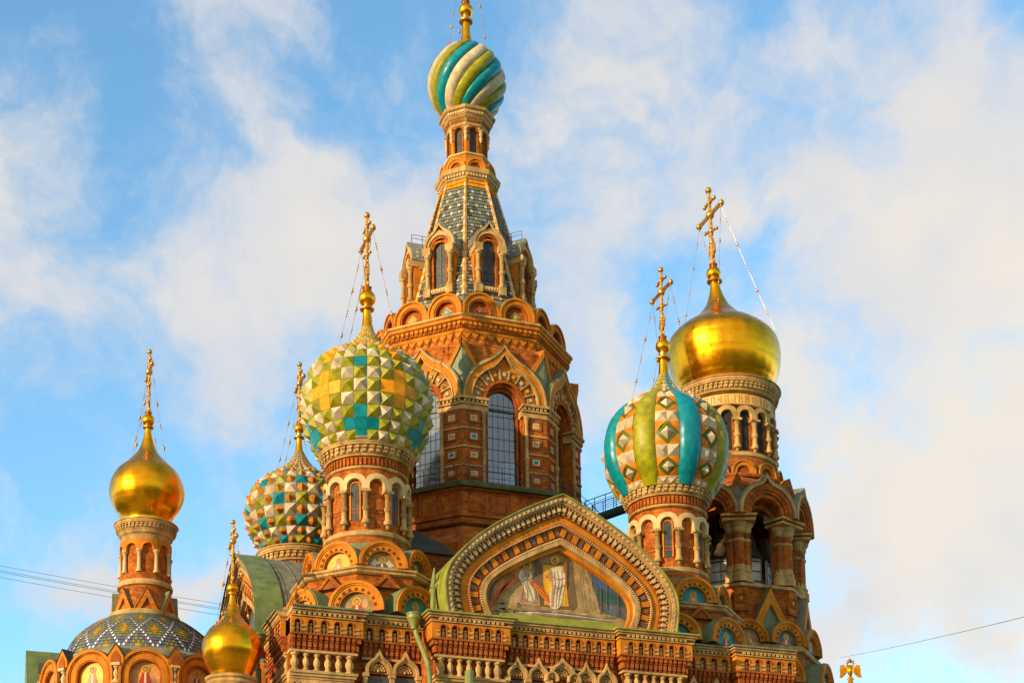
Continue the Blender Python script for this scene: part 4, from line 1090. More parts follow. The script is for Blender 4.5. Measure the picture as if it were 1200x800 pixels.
def pyramid_dome(T, prof, ncol, phi0, colour, hgt=.42, base='tile_moss', stud=None, aspect=1.0, name='onion_dome'):
    """onion dome studded with glazed pyramids; colour(row, col) gives (material, raised)"""
    fn, Lq = arc_profile(prof); mb = MB(); s_ = 0.; row = 0
    while s_ < Lq-.02:
        r_, _ = fn(s_); h = max(.10, 2*math.pi*r_/ncol*aspect)
        r2, _ = fn(min(Lq, s_+h)); h = max(.10, math.pi*(r_+r2)/ncol*aspect); s1 = min(Lq, s_+h)
        ra, za = fn(s_); rb, zb = fn(s1); rm, zm = fn((s_+s1)/2)
        tx = np.array([rb-ra, zb-za]); tx = tx/np.hypot(*tx); nr_, nz_ = tx[1], -tx[0]
        cell = 2*math.pi*rm/ncol
        for c in range(ncol):
            a0, a1 = phi0+2*math.pi*(c-.5)/ncol, phi0+2*math.pi*(c+.5)/ncol; am = (a0+a1)/2
            q = [pol(ra, a0, za), pol(ra, a1, za), pol(rb, a1, zb), pol(rb, a0, zb)]
            m_, kind = colour(row, c)
            nrm = np.array([nr_*math.sin(am), -nr_*math.cos(am), nz_])
            if kind == 'flat':
                qq = [p+nrm*cell*.03 for p in q]; ce = sum(qq)/4; qi = [p+(ce-p)*.05 for p in qq]; mb.add(q+qi, [(4, 5, 6, 7), (0, 1, 5, 4), (1, 2, 6, 5), (2, 3, 7, 6), (3, 0, 4, 7)], m_)
            elif kind == 'pyr':
                j = np.array([rnd.uniform(-.03, .03) for _ in range(3)])*cell
                ap = pol(rm, am, zm)+nrm*cell*hgt*rnd.uniform(.9, 1.1)+j; ce = sum(q)/4; qi = [p+(ce-p)*.03 for p in q]
                mb.add(qi+[ap], [(0, 1, 4), (1, 2, 4), (2, 3, 4), (3, 0, 4)], m_)
            else:                                                     # faceted boss on a dark ground
                mb.add(q, [(0, 1, 2, 3)], base)
                ce = sum(q)/4; e1 = (q[1]-q[0]+q[2]-q[3])/4; e2 = (q[3]-q[0]+q[2]-q[1])/4
                P = [ce+nrm*cell*.02+e1*.84*math.cos(math.pi/4*i)*(1 if i % 2 == 0 else .9)+e2*.84*math.sin(math.pi/4*i)*(1 if i % 2 == 0 else .9) for i in range(8)]
                ap = ce+nrm*cell*.5
                mb.add(P+[ap], [(i, (i+1) % 8, 8) for i in range(8)], m_)
        s_ = s1; row += 1
    return mb.build(name, T)

# ================================================================== north-east tower: green and white pyramids with yellow and teal crosses
NE = (-9, -9)
ne = thing('onion_tower', 'tower with large green, white and yellow pyramid studded onion dome and teal crosses', 'tower', (NE[0], NE[1], 25.2), 'towers at the corners of the church')
corner_base(ne, NE, {0: ('mos_grey', 'mos_slate', 'wings'), 7: ('mos_gold', 'mos_pink', 'bust'), 1: ('mos_slate', 'mos_brown', 'bust'), 6: ('mos_orange', 'mos_brown', 'bust')},
            {7: ('mos_grey', 'mos_red', 'side'), 0: ('mos_teal', 'mos_red', 'bust'), 6: ('mos_orange', 'mos_brown', 'bust'), 1: ('mos_grey', 'mos_blue', 'bust')}, (28.72, 28.4, 25.78))
ZR = 36.0
round_cornice(ne, 2.70, ZR, .95, 40)
arcade_drum(ne, 2.12, 34.4, 33.45, 33.2, 31.35, 30.82, 12, -17.0, (1, 3, 5, 7, 9, 11))
prof = profile(NE, [(538, 56), (526, 61), (514, 67), (494, 72.5), (477, 73.5), (459, 71.5), (445, 66), (432, 57), (424.6, 46.5), (417, 33), (411, 23.5), (404, 17), (396, 12), (389.6, 8.2), (384, 6.8)])
def ne_col(row, c):
    k = c % 6
    if row in (0, 2) and k == 0: return 'tile_teal', 'flat'
    if row == 1 and k in (5, 0, 1): return 'tile_teal', 'flat'
    if row == 6 and k in (0,): return 'tile_teal', 'flat'
    if row in (3, 5) and k == 3: return 'tile_yellow', 'flat'
    if row == 4 and k in (2, 3, 4): return 'tile_yellow', 'flat'
    if row in (9, 13) and k == 0: return 'tile_teal', 'flat'
    if row in (8, 11) and k == 3: return 'tile_yellow', 'pyr'
    if row >= 7 and (row+k) % 4 == 2: return 'tile_yellow', 'pyr'
    return ('tile_green' if (row+k) % 2 else 'tile_white'), 'pyr'
NE_PH = D2R(-6-15.0)
pyramid_dome(ne, prof, 30, NE_PH, ne_col, hgt=.38)
zt, _ = neck_and_orb(ne, NE, [(392, 8), (386, 7), (378, 5.6), (370, 4.8), (364, 4.8)], 350, 10)
cross(ne, zt, 4.15, chains=dict(angles=(-40, 35), at=profile(NE, [(425, 50)])[0]))

# ================================================================== north-west tower: teal and green ribs with pyramid strips
NW = (9, -9)
nw = thing('onion_tower', 'tower with teal and green ribbed onion dome beside the right end of the great gable', 'tower', (NW[0], NW[1], 25.2), 'towers at the corners of the church')
corner_base(nw, NW, {0: ('mos_teal', 'mos_pink', 'bust'), 7: ('mos_gold', 'mos_red', 'bust'), 1: ('mos_slate', 'mos_brown', 'bust')}, {7: ('mos_teal', 'mos_grey', 'bust'), 0: ('mos_teal', 'mos_red', 'bust'), 1: ('mos_grey', 'mos_blue', 'bust')}, (28.58, 28.25, 25.78))
round_cornice(nw, 2.75, ZR, .95, 40)
arcade_drum(nw, 2.10, 34.4, 33.4, 33.1, 31.2, 30.68, 12, -41.5, (0, 2, 4, 6, 8, 10))
prof = profile(NW, [(586, 50), (579, 54.5), (571, 60), (560.6, 65.5), (547.5, 69.5), (534, 70.5), (521, 69.8), (508, 66.5), (495, 60.5), (482, 49), (474, 38), (466, 26.5), (456, 14.5), (447, 9), (440, 6.4)])
fn, LQ = arc_profile(prof)
mb = MB(); ROWS = 48; NL = 8; per = 2*math.pi/NL; PH0 = D2R(2-26.2)
for k in range(NL):
    c0 = PH0+per*(k+.5); lw = per*.5; c_ = 'tile_teal' if k % 2 == 0 else 'tile_green'
    P = []
    for j in range(ROWS+1):
        r_, z_ = fn(LQ*j/ROWS); seam = .992 if j % 6 == 3 else 1
        for i in range(9):
            x = i/4-1; P.append(tuple(pol(r_*(.985+.095*math.sqrt(max(0, 1-x*x)))*seam, c0+lw/2*x, z_)))
    mb.add(P, [(j*9+i, j*9+i+1, (j+1)*9+i+1, (j+1)*9+i) for j in range(ROWS) for i in range(8)], c_, True)
    c1 = PH0+per*k; a0, a1 = c1-per*.25, c1+per*.25
    s_ = 0.; row = 0
    while s_ < LQ-.03:
        r_, _ = fn(s_); wd = r_*per*.5; h = max(.08, wd*(.52 if row % 2 == 0 else 1.0)); s1 = min(LQ, s_+h)
        ra, za = fn(s_); rb, zb = fn(s1); rm, zm = fn((s_+s1)/2); tx = np.array([rb-ra, zb-za]); tx = tx/np.hypot(*tx)
        nrm = np.array([tx[1]*math.sin(c1), -tx[1]*math.cos(c1), -tx[0]])
        Q = lambda x, y, e=0.: pol(ra+(rb-ra)*y, a0+(a1-a0)*x, za+(zb-za)*y)+nrm*e
        def pyr(pts, e, m_):
            ce = sum(pts)/len(pts)+nrm*e; mb.add(pts+[ce], [(i, (i+1) % len(pts), len(pts)) for i in range(len(pts))], m_)
        if row % 2 == 0:
            for x0 in (0, .5): pyr([Q(x0, 0), Q(x0+.5, 0), Q(x0+.5, 1), Q(x0, 1)], wd*.2, 'tile_white')
        else:
            mb.add([Q(0, 0), Q(1, 0), Q(1, 1), Q(0, 1)], [(0, 1, 2, 3)], 'tile_yellow' if row % 4 == 1 else 'tile_orange')
            for (x, y) in ((0, 0), (1, 0), (1, 1), (0, 1)):
                pts = [Q(x, y, .01), Q(.5, y, .01), Q(x, .5, .01)]; mb.add(pts+[Q(x+(.5-x)*.45, y+(.5-y)*.45, wd*.10)], [(0, 1, 3), (1, 2, 3), (2, 0, 3)], 'tile_orange')
            D_ = lambda q, e: [Q(.5, .5-.5*q, e), Q(.5+.5*q, .5, e), Q(.5, .5+.5*q, e), Q(.5-.5*q, .5, e)]
            o_, i_ = D_(1.0, wd*.03), D_(.66, wd*.08)
            mb.add(o_+i_, [(0, 1, 5, 4), (1, 2, 6, 5), (2, 3, 7, 6), (3, 0, 4, 7)], 'tile_deep'); pyr(D_(.66, wd*.02), wd*.26, 'tile_white')
        s_ = s1; row += 1
mb.build('onion_dome', nw, angle=50)
zt, _ = neck_and_orb(nw, NW, [(449, 8.6), (443, 7.2), (437, 6), (429, 5.4), (422, 5)], 406, 8.7)
cross(nw, zt, 4.1, chains=dict(angles=(-45, 30), at=profile(NW, [(478, 45)])[0]))

# ================================================================== south-east tower, partly hidden
SE = (-8.75, 9)
se = thing('onion_tower', 'tower behind the green vault, its teal and white onion dome dotted with orange studs', 'tower', (SE[0], SE[1], 25.2), 'towers at the corners of the church')
mb = MB(); octo(mb, [(4.0, 25.2), (4.0, 28.4)], 'brick'); mb.lathe([(3.2, 28.4), (2.6, 31)], 48, 'brick'); mb.build('base_wall', se)
round_cornice(se, 2.75, 36.15, .95, 40)
arcade_drum(se, 2.33, 34.5, 33.5, 33.2, 31.35, 30.82, 12, -10, (0, 2, 4, 6, 8, 10))
prof = profile(SE, [(650, 41), (640, 47), (630, 53.5), (620, 57.5), (610, 60), (600, 60), (590, 57.5), (580, 53.5), (570, 45.5), (564, 38), (558, 28.5), (550, 18.5), (544, 13), (536, 8), (530, 5.5)])
def se_col(row, c):
    if (row+c) % 2: return 'tile_ochre', 'boss'
    if row % 2: return 'tile_white', 'pyr'
    return ('tile_teal' if ((c//2)+(row//2)) % 2 else 'tile_green'), 'pyr'
pyramid_dome(se, prof, 28, D2R(3-12.4), se_col, hgt=.34)
zt, _ = neck_and_orb(se, SE, [(538, 8), (530, 5.2), (522, 3.8), (514, 3.6)], 502.4, 6.2)
cross(se, zt, 3.9, chains=dict(angles=(-40, 40), at=profile(SE, [(565, 39)])[0]))

# ================================================================== bell tower
BL = (18, 0)
bt = thing('bell_tower', 'brick bell tower with open arches under the largest plain golden onion dome', 'tower', (BL[0], BL[1], 0))
mb = MB(); octo(mb, [(6.4, .03), (6.4, 25.9)], 'brick'); octo(mb, [(5.35, 25.9), (5.2, 28.6), (4.72, 28.9), (4.7, 30.8), (4.6, 32.3), (4.55, 32.9)], 'brick'); mb.build('shaft', bt)
mb = MB(); octo(mb, [(5.2, 28.45), (5.45, 28.55), (5.5, 28.7), (5.5, 28.82), (4.6, 29.0)], 'cream'); octo(mb, [(6.3, 25.6), (6.6, 25.75), (6.6, 25.9), (5.2, 26.1)], 'cream'); octo(mb, [(4.5, 32.5), (4.85, 32.62), (4.85, 32.8), (4.1, 32.95)], 'cream'); mb.build('string_course', bt)
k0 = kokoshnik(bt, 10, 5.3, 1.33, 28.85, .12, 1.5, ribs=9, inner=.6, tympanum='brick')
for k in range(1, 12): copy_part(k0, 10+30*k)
kk = [o for o in bt.children if o.name.startswith('kokoshnik')]
def at_rot(lst, a): return [q for q in lst if abs((math.degrees(q.rotation_euler.z)-a+180) % 360-180) < 1][0]
for a, bg_, rb_ in ((-20, 'mos_grey', 'mos_white'), (10, 'mos_slate', 'mos_flame'), (-50, 'mos_grey', 'mos_red'), (40, 'mos_grey', 'mos_blue')):
    icon(at_rot(kk, a), 0, 5.3-.24, 1.33*.585, 28.87, .12, bg_, rb_, 'bust')
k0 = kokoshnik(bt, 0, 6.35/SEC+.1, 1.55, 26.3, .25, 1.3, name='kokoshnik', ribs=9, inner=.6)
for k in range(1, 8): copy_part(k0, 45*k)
kk = [o for o in bt.children if o.name.startswith('kokoshnik') and o.data == k0.data]
for a, bg_, rb_ in ((0, 'mos_teal', 'mos_red'), (45, 'mos_teal', 'mos_red'), (-45, 'mos_grey', 'mos_blue')):
    icon(at_rot(kk, a), 0, 6.35/SEC+.1-.24, 1.55*.585, 26.32, .25, bg_, rb_, 'bust')
mb = MB(); fr = flat(0, 4.66)                                          # tall pointed gablet with green field
mb.ring(fr, [(-1.35, 29.9), (0, 32.5), (1.35, 29.9)], [(-.8, 29.9), (0, 31.45), (.8, 29.9)], -.6, .22, 'orange'); mb.prism(fr, [(-.9, 29.9), (0, 31.6), (.9, 29.9)], -.6, .05, 'roof_green')
mb.add([fr(-1.42, .2, 29.9), fr(0, .2, 32.62), fr(0, -1.4, 32.62), fr(-1.42, -1.4, 29.9), fr(1.42, .2, 29.9), fr(1.42, -1.4, 29.9)], [(0, 1, 2, 3), (1, 4, 5, 2)], 'roof_grey')
g0 = mb.build('gablet', bt)
mb = MB(); fr = flat(22.5, 4.48)
for s_ in (0,): mb.box(fr, -.42, .42, -.5, .3, 31.0, 32.5, 'brick'); mb.ring(fr, [(-.3, 31.5), (-.3, 32.1), (.3, 32.1), (.3, 31.5), (-.3, 31.5)], [(-.22, 31.58), (-.22, 32.02), (.22, 32.02), (.22, 31.58), (-.22, 31.58)], .28, .35, 'brick_red'); mb.prism(fr, [(-.12, 31.8), (0, 31.95), (.12, 31.8), (0, 31.65)], .28, .34, 'tile_yellow')
p0 = mb.build('pedestal', bt)
for k in range(1, 8): copy_part(g0, 45*k); copy_part(p0, 45*k)
# belfry
DB = 4.0; HBb = DB*math.tan(math.pi/8); ZB0, ZBS = 32.9, 37.1
mb = MB(); fr = flat(0, DB)
for k in range(8):
    f2 = flat(k*45, DB); rr = .86
    B = [(-rr*math.cos(math.pi*i/14), ZBS+rr*math.sin(math.pi*i/14)) for i in range(15)]
    mb.ring(f2, [(u*1.5, 39.2) for u, v in B], B, -.9, -.15, 'brick')
octo(mb, [(3.3, 39.2), (4.3, 39.3), (3.6, 40.2), (3.4, 40.35)], 'brick_dark')
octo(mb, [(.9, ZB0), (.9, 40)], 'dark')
mb.build('belfry_wall', bt)
mb = MB(); mb.lathe([(.0, 36.9), (.35, 36.85), (.5, 36.4), (.62, 35.8), (.9, 35.3), (.95, 35.2)], 20, 'bronze', cy=-2.1); b0 = mb.build('bell', bt)
for k in range(1, 8): copy_part(b0, 45*k)
mb = MB(); mb.box(fr, -.7, .7, -1.6, -1.5, ZB0, 35.2, 'pane_pale')
for i in range(4): mb.box(fr, -.7, .7, -1.5, -1.45, ZB0+.1+i*.65, ZB0+.16+i*.65, 'iron')
for u in (-.7, 0, .7): mb.box(fr, u-.03, u+.03, -1.5, -1.44, ZB0, 35.25, 'cream')
s0 = mb.build('screen', bt)
for k in range(1, 8): copy_part(s0, 45*k)
mb = MB(); fp = lambda u, w, v: (u, -(DB*SEC-.05+w), v)                # clustered corner pier
for u, w, r_ in ((0, .12, .34), (-.48, -.12, .27), (.48, -.12, .27)):
    c = fp(u, w, 0)
    mb.lathe([(r_*1.55, ZB0), (r_*1.55, ZB0+.45), (r_*1.25, ZB0+.6), (r_*1.4, ZB0+.72), (r_*1.05, ZB0+.9), (r_*1.05, ZB0+1.05), (r_, ZB0+1.1)], 14, 'cream', cx=c[0], cy=c[1])
    mb.lathe([(r_, ZB0+1.05), (r_, ZBS-1.55)], 14, 'brick', cx=c[0], cy=c[1])
    mb.lathe([(r_, ZBS-1.6), (r_*1.2, ZBS-1.55), (r_*1.2, ZBS-1.42), (r_, ZBS-1.38)], 14, 'cream', cx=c[0], cy=c[1])
    mb.lathe([(r_*1.02, ZBS-1.38), (r_*1.05, ZBS-1.0)], 14, 'brick_dark', cx=c[0], cy=c[1])
    mb.lathe([(r_*1.05, ZBS-1.0), (r_*1.3, ZBS-.86), (r_*1.25, ZBS-.7), (r_*1.7, ZBS-.5), (r_*1.75, ZBS-.36), (r_*1.4, ZBS-.34)], 14, 'cream', cx=c[0], cy=c[1])
mb.box(fp, -.75, .75, -.55, .05, ZB0, ZBS-.3, 'brick_dark')
mb.box(fp, -1.05, 1.05, -.7, .72, ZBS-.34, ZBS-.2, 'cream'); mb.box(fp, -.95, .95, -.7, .64, ZBS-.2, ZBS-.06, 'brick'); mb.box(fp, -1.12, 1.12, -.7, .82, ZBS-.06, ZBS+.06, 'cream')
p0 = mb.build('pier', bt, 22.5)
for k in range(1, 8): copy_part(p0, 22.5+45*k)
mb = MB(); AB = 2.0; Ab = lambda k, t=1.: arch(AB*k, .16, 28, .5*t, ZBS+.06, .22)
fr = flat(0, DB+.78)
mb.ring(fr, Ab(1.0), Ab(.90), -1.6, .24, 'cream'); mb.ring(fr, Ab(.90, .3), Ab(.76, 0), -1.6, .14, 'brick'); mb.ring(fr, Ab(.76, 0), Ab(.66, 0), -1.6, .06, 'brick'); mb.ring(fr, Ab(.66, 0), Ab(.53, 0), -1.6, -.06, 'brick'); mb.ring(fr, Ab(.53, 0), Ab(.50, 0), -1.65, -.2, 'brick_dark')
for i in range(13):
    th = math.pi*(i+.5)/13; cu, cv = math.cos(th), math.sin(th)
    mb.prism(fr, [(cu*(AB*.71+a*.08)-cv*b*.07, ZBS+.18+cv*(AB*.71+a*.08)+cu*b*.07) for a, b in ((-1, -1), (-1, 1), (1, 1), (1, -1))], .0, .075, 'brick_red')
a0 = mb.build('arch', bt)
mb = MB(); mb.ring(fr, Ab(1.05), Ab(1.005), -2.0, .2, 'roof_grey'); mb.build('arch_roof', a0)
mb = MB(); fr = flat(22.5, DB+.8)
mb.ring(fr, [(-.75, 38.3), (0, 39.95), (.75, 38.3)], [(-.45, 38.3), (0, 39.3), (.45, 38.3)], -.6, .1, 'brick'); mb.prism(fr, [(-.5, 38.3), (0, 39.45), (.5, 38.3), (0, 37.6)], -.6, .02, 'roof_green')
g1 = mb.build('gablet', bt)
for k in range(1, 8): copy_part(a0, 45*k); copy_part(g1, 45*k)
# ring of small gables, drum, frieze, dome
mb = MB(); mb.lathe([(3.55, 40.2), (3.6, 40.3), (3.55, 40.42), (3.1, 40.5)], 64, 'brick'); mb.lathe([(3.2, 40.4), (3.2, 41.3), (3.02, 41.9)], 64, 'brick_dark'); mb.build('ring_base', bt)
k2 = None
for i in range(12):
    a = -12+30*i
    if k2 is None: k2 = kokoshnik(bt, a, 3.35, .80, 40.42, .12, .5, ribs=0, inner=.55, notch='brick_red', roof='roof_grey')
    else: copy_part(k2, a)
kk = [o for o in bt.children if o.name.startswith('kokoshnik') and o.data == k2.data]
for i, o in enumerate(kk):
    mb = MB(); fr = flat(0, 3.35-.30); zc_ = 40.42+.38
    for s_ in range(4):
        t_ = math.pi/4+s_*math.pi/2; mb.prism(fr, [(0, zc_), (.22*math.cos(t_-.35), zc_+.22*math.sin(t_-.35)), (.28*math.cos(t_), zc_+.28*math.sin(t_)), (.22*math.cos(t_+.35), zc_+.22*math.sin(t_+.35))], -.06, .03, 'tile_green' if i % 2 else 'tile_white')
    mb.build('flower_tile', o)
round_cornice(bt, 3.55, 47.05, .95, 64, flutes=False)
mb = MB(); mb.lathe([(3.02, 45.15), (3.12, 45.2), (3.12, 45.88), (3.0, 45.95)], 72, 'frieze_gold')
fr = cyl(3.12); r3 = random.Random(5)
for i in range(44):                                                     # worn raised lettering, too faint to read
    u = 3.12*2*math.pi*(i+.5)/44; h0, h1 = 45.30, 45.80
    for s_ in (-.11, .06):
        if r3.random() < .85: mb.box(fr, u+s_, u+s_+.05, -.02, .02, h0, h1, 'orange')
    if r3.random() < .7: zz_ = r3.choice([h0, (h0+h1)/2-.03, h1-.06]); mb.box(fr, u-.08, u+.09, -.02, .015, zz_, zz_+.06, 'orange')
mb.build('frieze', bt)
arcade_drum(bt, 2.92, 45.3, 44.45, 44.2, 42.25, 41.85, 16, -17.5, (), open_=True, band='cream', wallm='brick', col=.16)
mb = MB(); fr = cyl(2.92)
for i in range(16):
    u = D2R(-17.5+22.5*(i+.5))*2.92; h_ = math.pi*2.92/16
    for s_ in (-1, 1): mb.box(fr, u+s_*h_*.64-.1, u+s_*h_*.64+.1, -.1, .06, 41.9, 44.4, 'brick')
    mb.box(fr, u-h_, u+h_, -.1, .1, 41.8, 42.15, 'brick')
mb.build('bay_frame', bt)
LEAN0 = 48.6
def bl_axis(z): q = max(0., z-LEAN0); return (-.085*q*.94, .085*q*.34)
def gold_dome(T, pl, rows, axis=None, gores=28, smooth_rows=6):
    pr = catmull(profile(pl, rows), smooth_rows); mb = MB()
    n = gores*4; P = []
    for j, (r_, z_) in enumerate(pr):
        ox, oy = axis(z_) if axis else (0, 0)
        for i in range(n):
            q = 1-(.006 if i % 4 == 0 else 0)-(.004 if j % 9 == 4 else 0)+rnd.uniform(-.0007, .0007)
            t = 2*math.pi*i/n; P.append((ox+r_*q*math.sin(t), oy-r_*q*math.cos(t), z_))
    mb.add(P, [(j*n+i, j*n+(i+1) % n, (j+1)*n+(i+1) % n, (j+1)*n+i) for j in range(len(pr)-1) for i in range(n)], 'gold', True)
    return mb.build('onion_dome', T, angle=60)
gold_dome(bt, BL, [(472, 47), (463, 51), (454, 56), (442, 61.5), (428, 65), (415, 66), (404, 64), (395, 57.5), (386, 46.5), (379, 35), (372, 25.5), (361, 15.5), (354, 11.5), (347, 8.6), (340, 6.6)], bl_axis)
zt, (ox, oy) = neck_and_orb(bt, BL, [(350, 9.8), (344, 7.6), (337, 6), (331, 5.2)], 321, 8.6, axis=bl_axis)
cross(bt, zt, 5.2, c=(ox, oy), lean=(-.03, .01), chains=dict(angles=(-35, 45), at=profile(BL, [(398, 60)])[0]), nb=5)

# ================================================================== apse and its turret
TU = (-19.6, 0)
ap = thing('apse', 'rounded apse with blue, white and green diamond tiled roof above a row of icon arches', 'apse', (TU[0], TU[1], 0))
RA = 5.35
mb = MB(); mb.lathe([(RA, .03), (RA, 22.9), (RA-.5, 23.1), (RA-.5, 25.4)], 60, 'brick'); mb.lathe([(RA-.1, 24.9), (RA-.3, 25.3), (4.2, 25.75)], 60, 'roof_olive'); mb.build('wall', ap)
ic = [(-66, 'mos_orange', 'mos_brown', 'bust'), (-30, 'mos_yellow', 'mos_pink', 'bust'), (2, 'mos_orange', 'mos_red', 'side'), (34, 'mos_orange', 'mos_brown', 'bust'), (66, 'mos_gold', 'mos_blue', 'bust')]
PC = -8.0
k0 = None
for a, bg_, rb_, stl in ic:
    if k0 is None: k0 = kokoshnik(ap, a+PC, RA+.05, 1.42, 23.2, .62, .9, ribs=0, inner=.56, roof='roof_dark', tympanum='mos_orange', main='orange', molding='brick'); o = k0
    else: o = copy_part(k0, a+PC)
    ic[[i[0] for i in ic].index(a)] += (o,)
for a, bg_, rb_, stl, o in ic: icon(o, 0, RA+.05-.26, 1.42*.555, 23.22, .62, bg_, rb_, stl, halo='mos_gold' if bg_ != 'mos_yellow' else 'mos_orange')
c0 = None
for a in (-84, -48, -14, 18, 50):
    if c0 is None:
        mb = MB(); f0 = flat(0, RA)
        mb.baluster(f0, 0, .15, 23.45, 24.25, .17, 'cream_light', 10); mb.box(f0, -.24, .24, -.1, .38, 24.25, 24.4, 'cream_light'); mb.box(f0, -.2, .2, -.1, .34, 23.3, 23.45, 'cream')
        c0 = mb.build('colonnette', ap, a+PC)
        mb = MB(); mb.prism(f0, [(-.42, 24.4), (-.42, 24.75), (0, 25.4), (.42, 24.75), (.42, 24.4)], -.8, .3, 'orange'); mb.prism(f0, [(-.26, 24.42), (-.26, 24.7), (0, 25.1), (.26, 24.7), (.26, 24.42)], .25, .33, 'brick_red'); mb.prism(f0, [(-.47, 24.75), (0, 25.48), (.47, 24.75), (0, 25.42)], -.8, .34, 'roof_dark')
        mb.build('gablet', c0)
    else: copy_part(c0, a+PC)
# tiled half dome
prof = [(4.28, 25.5), (4.2, 26.1), (3.98, 26.6), (3.6, 27.1), (3.1, 27.55), (2.5, 27.95), (2.0, 28.2)]
fn, LQ = arc_profile(prof); mb = MB(); NC = 210; NRW = 20
for j in range(NRW):
    ra, za = fn(LQ*j/NRW); rb, zb = fn(LQ*(j+1)/NRW); tx = np.array([rb-ra, zb-za]); tx = tx/np.hypot(*tx)
    for c in range(NC):
        a0 = 2*math.pi*c/NC; a1 = a0+2*math.pi/NC; am = (a0+a1)/2
        nrm = np.array([tx[1]*math.sin(am), -tx[1]*math.cos(am), -tx[0]])
        cc = c
        d1 = (cc-j) % 14; d2 = (cc+j) % 14
        onl = d1 == 0 or d2 == 0
        dmid = min(math.hypot(min((cc-k_) % 14, 14-(cc-k_) % 14), min((j-j_) % 14, 14-(j-j_) % 14)) for k_, j_ in ((7, 0), (0, 7)))
        c_ = 'tile_slate' if rnd.random() < .8 else 'tile_blue'
        if j < 4 and not onl: c_ = 'tile_blue'
        if dmid < 3.3 and (cc+j) % 2: c_ = 'tile_green'
        if dmid < 1.2: c_ = 'tile_yellow'
        if onl: c_ = 'tile_white'
        if j >= NRW-2: c_ = 'tile_moss'
        base_c = 'tile_slate' if onl else c_
        q = [pol(ra, a0+(a1-a0)*.06, za)+nrm*.05, pol(ra, a1-(a1-a0)*.06, za)+nrm*.05, pol(rb, a1-(a1-a0)*.06, zb), pol(rb, a0+(a1-a0)*.06, zb)]
        mb.add(q+[pol(ra, a0, za), pol(ra, a1, za)], [(0, 1, 2, 3), (4, 5, 1, 0)], base_c)
        if onl:
            ce = sum(q)/4+nrm*.03; e1 = (q[1]-q[0])/2*1.15; e2 = (q[3]-q[0])/2*1.05
            mb.add([ce+e1*math.cos(math.pi/4*i+.39)+e2*math.sin(math.pi/4*i+.39) for i in range(8)], [tuple(range(8))], 'lattice_white')
mb.lathe([(r_-.03, z_) for r_, z_ in prof], 64, 'roof_dark')
mb.build('tiled_roof', ap)
# low green roof of the far side bay
mb = MB(); w_ = lambda x, y, d: tuple(onD(x, y, d))
g0_ = onY(30.3, 761.5, 6.0); x0_, zr_ = float(g0_[0]), float(g0_[2])
mb.box(lambda u, w, v: (u, w, v), x0_+.5, -17.5, 4.9, 9.5, .03, zr_-4.2, 'brick')
mb.add([(x0_, 6, zr_), (-17.5, 6, zr_), (-17.5, 4.4, zr_-4.5), (x0_+.15, 4.4, zr_-4.5), (-17.5, 10, zr_-4.5), (x0_+.15, 10, zr_-4.5)], [(0, 1, 2, 3), (0, 5, 4, 1), (0, 3, 5)], 'roof_moss')
o = mb.build('side_roof', ap); o.location = (-TU[0], -TU[1], 0)

tu = thing('apse_turret', 'slim round brick turret with golden onion dome standing on the diamond tiled apse roof', 'turret', (TU[0], TU[1], 28.0))
mb = MB(); mb.lathe([(2.0, 28.1), (2.02, 28.35), (1.95, 28.5), (1.8, 28.55)], 48, 'cream'); mb.build('base_ring', tu)
mb = MB(); mb.lathe([(1.80, 28.4), (1.42, 29.9), (1.40, 30.05)], 48, 'brick'); mb.lathe([(1.25, 30.0), (1.27, 32.7)], 48, 'brick'); mb.lathe([(1.46, 30.4), (1.42, 30.75), (1.25, 30.8)], 48, 'brick'); mb.build('drum_wall', tu)
mb = MB(); mb.lathe([(1.40, 30.0), (1.54, 30.06), (1.56, 30.2), (1.48, 30.38), (1.3, 30.42)], 48, 'cream'); mb.build('ledge', tu)
mb = MB(); fr = flat(0, 1.70)
mb.ring(fr, [(-.60, 28.5), (0, 29.72), (.60, 28.5)], [(-.36, 28.5), (0, 29.2), (.36, 28.5)], -.5, .12, 'orange'); mb.prism(fr, [(-.4, 28.5), (0, 29.3), (.4, 28.5)], -.4, -.02, 'brick_red')
mb.add([fr(-.66, .1, 28.5), fr(0, .1, 29.8), fr(0, -.8, 29.8), fr(-.66, -.8, 28.5), fr(.66, .1, 28.5), fr(.66, -.8, 28.5)], [(0, 1, 2, 3), (1, 4, 5, 2)], 'roof_green')
g0 = mb.build('gablet', tu, -7+4)
for k in range(1, 8): copy_part(g0, -3+45*k)
mb = MB(); R_ = 1.27; half = math.pi*R_/9; fr = cyl(R_)
for i in range(9):
    u = D2R(-22+40*(i+.5))*R_; rin = half*.62
    B = [(-rin*math.cos(math.pi*k/12), 32.2+rin*math.sin(math.pi*k/12)) for k in range(13)]
    mb.ring(shift(fr, u), [(-half, 32.05)]+[(p[0]*half/rin, 32.72) for p in B]+[(half, 32.05)], [(-rin, 32.05)]+B+[(rin, 32.05)], -.03, .18, 'orange')
mb.build('arch_band', tu)
for i in range(9):
    if i == 0: mb = MB(); mb.column(cyl(R_), 0, .12, 30.78, 32.1, .11, 'cream_light', 10, mid=False); c0 = mb.build('column', tu, -22)
    else: copy_part(c0, -22+40*i)
round_cornice(tu, 1.80, 33.85, .62, 44, flutes=False)
mb = MB(); mb.lathe([(1.3, 32.7), (1.36, 32.75), (1.4, 33.0), (1.5, 33.1), (1.52, 33.25), (1.3, 33.3)], 48, 'cream'); mb.build('lower_moulding', tu)
gold_dome(tu, TU, [(616, 28), (611, 29), (605, 32), (598, 37), (587, 41.8), (576, 43.3), (565, 41), (554, 35), (546, 26.5), (537.5, 18), (531, 12.5), (524, 8.8), (515.5, 6)], gores=20)
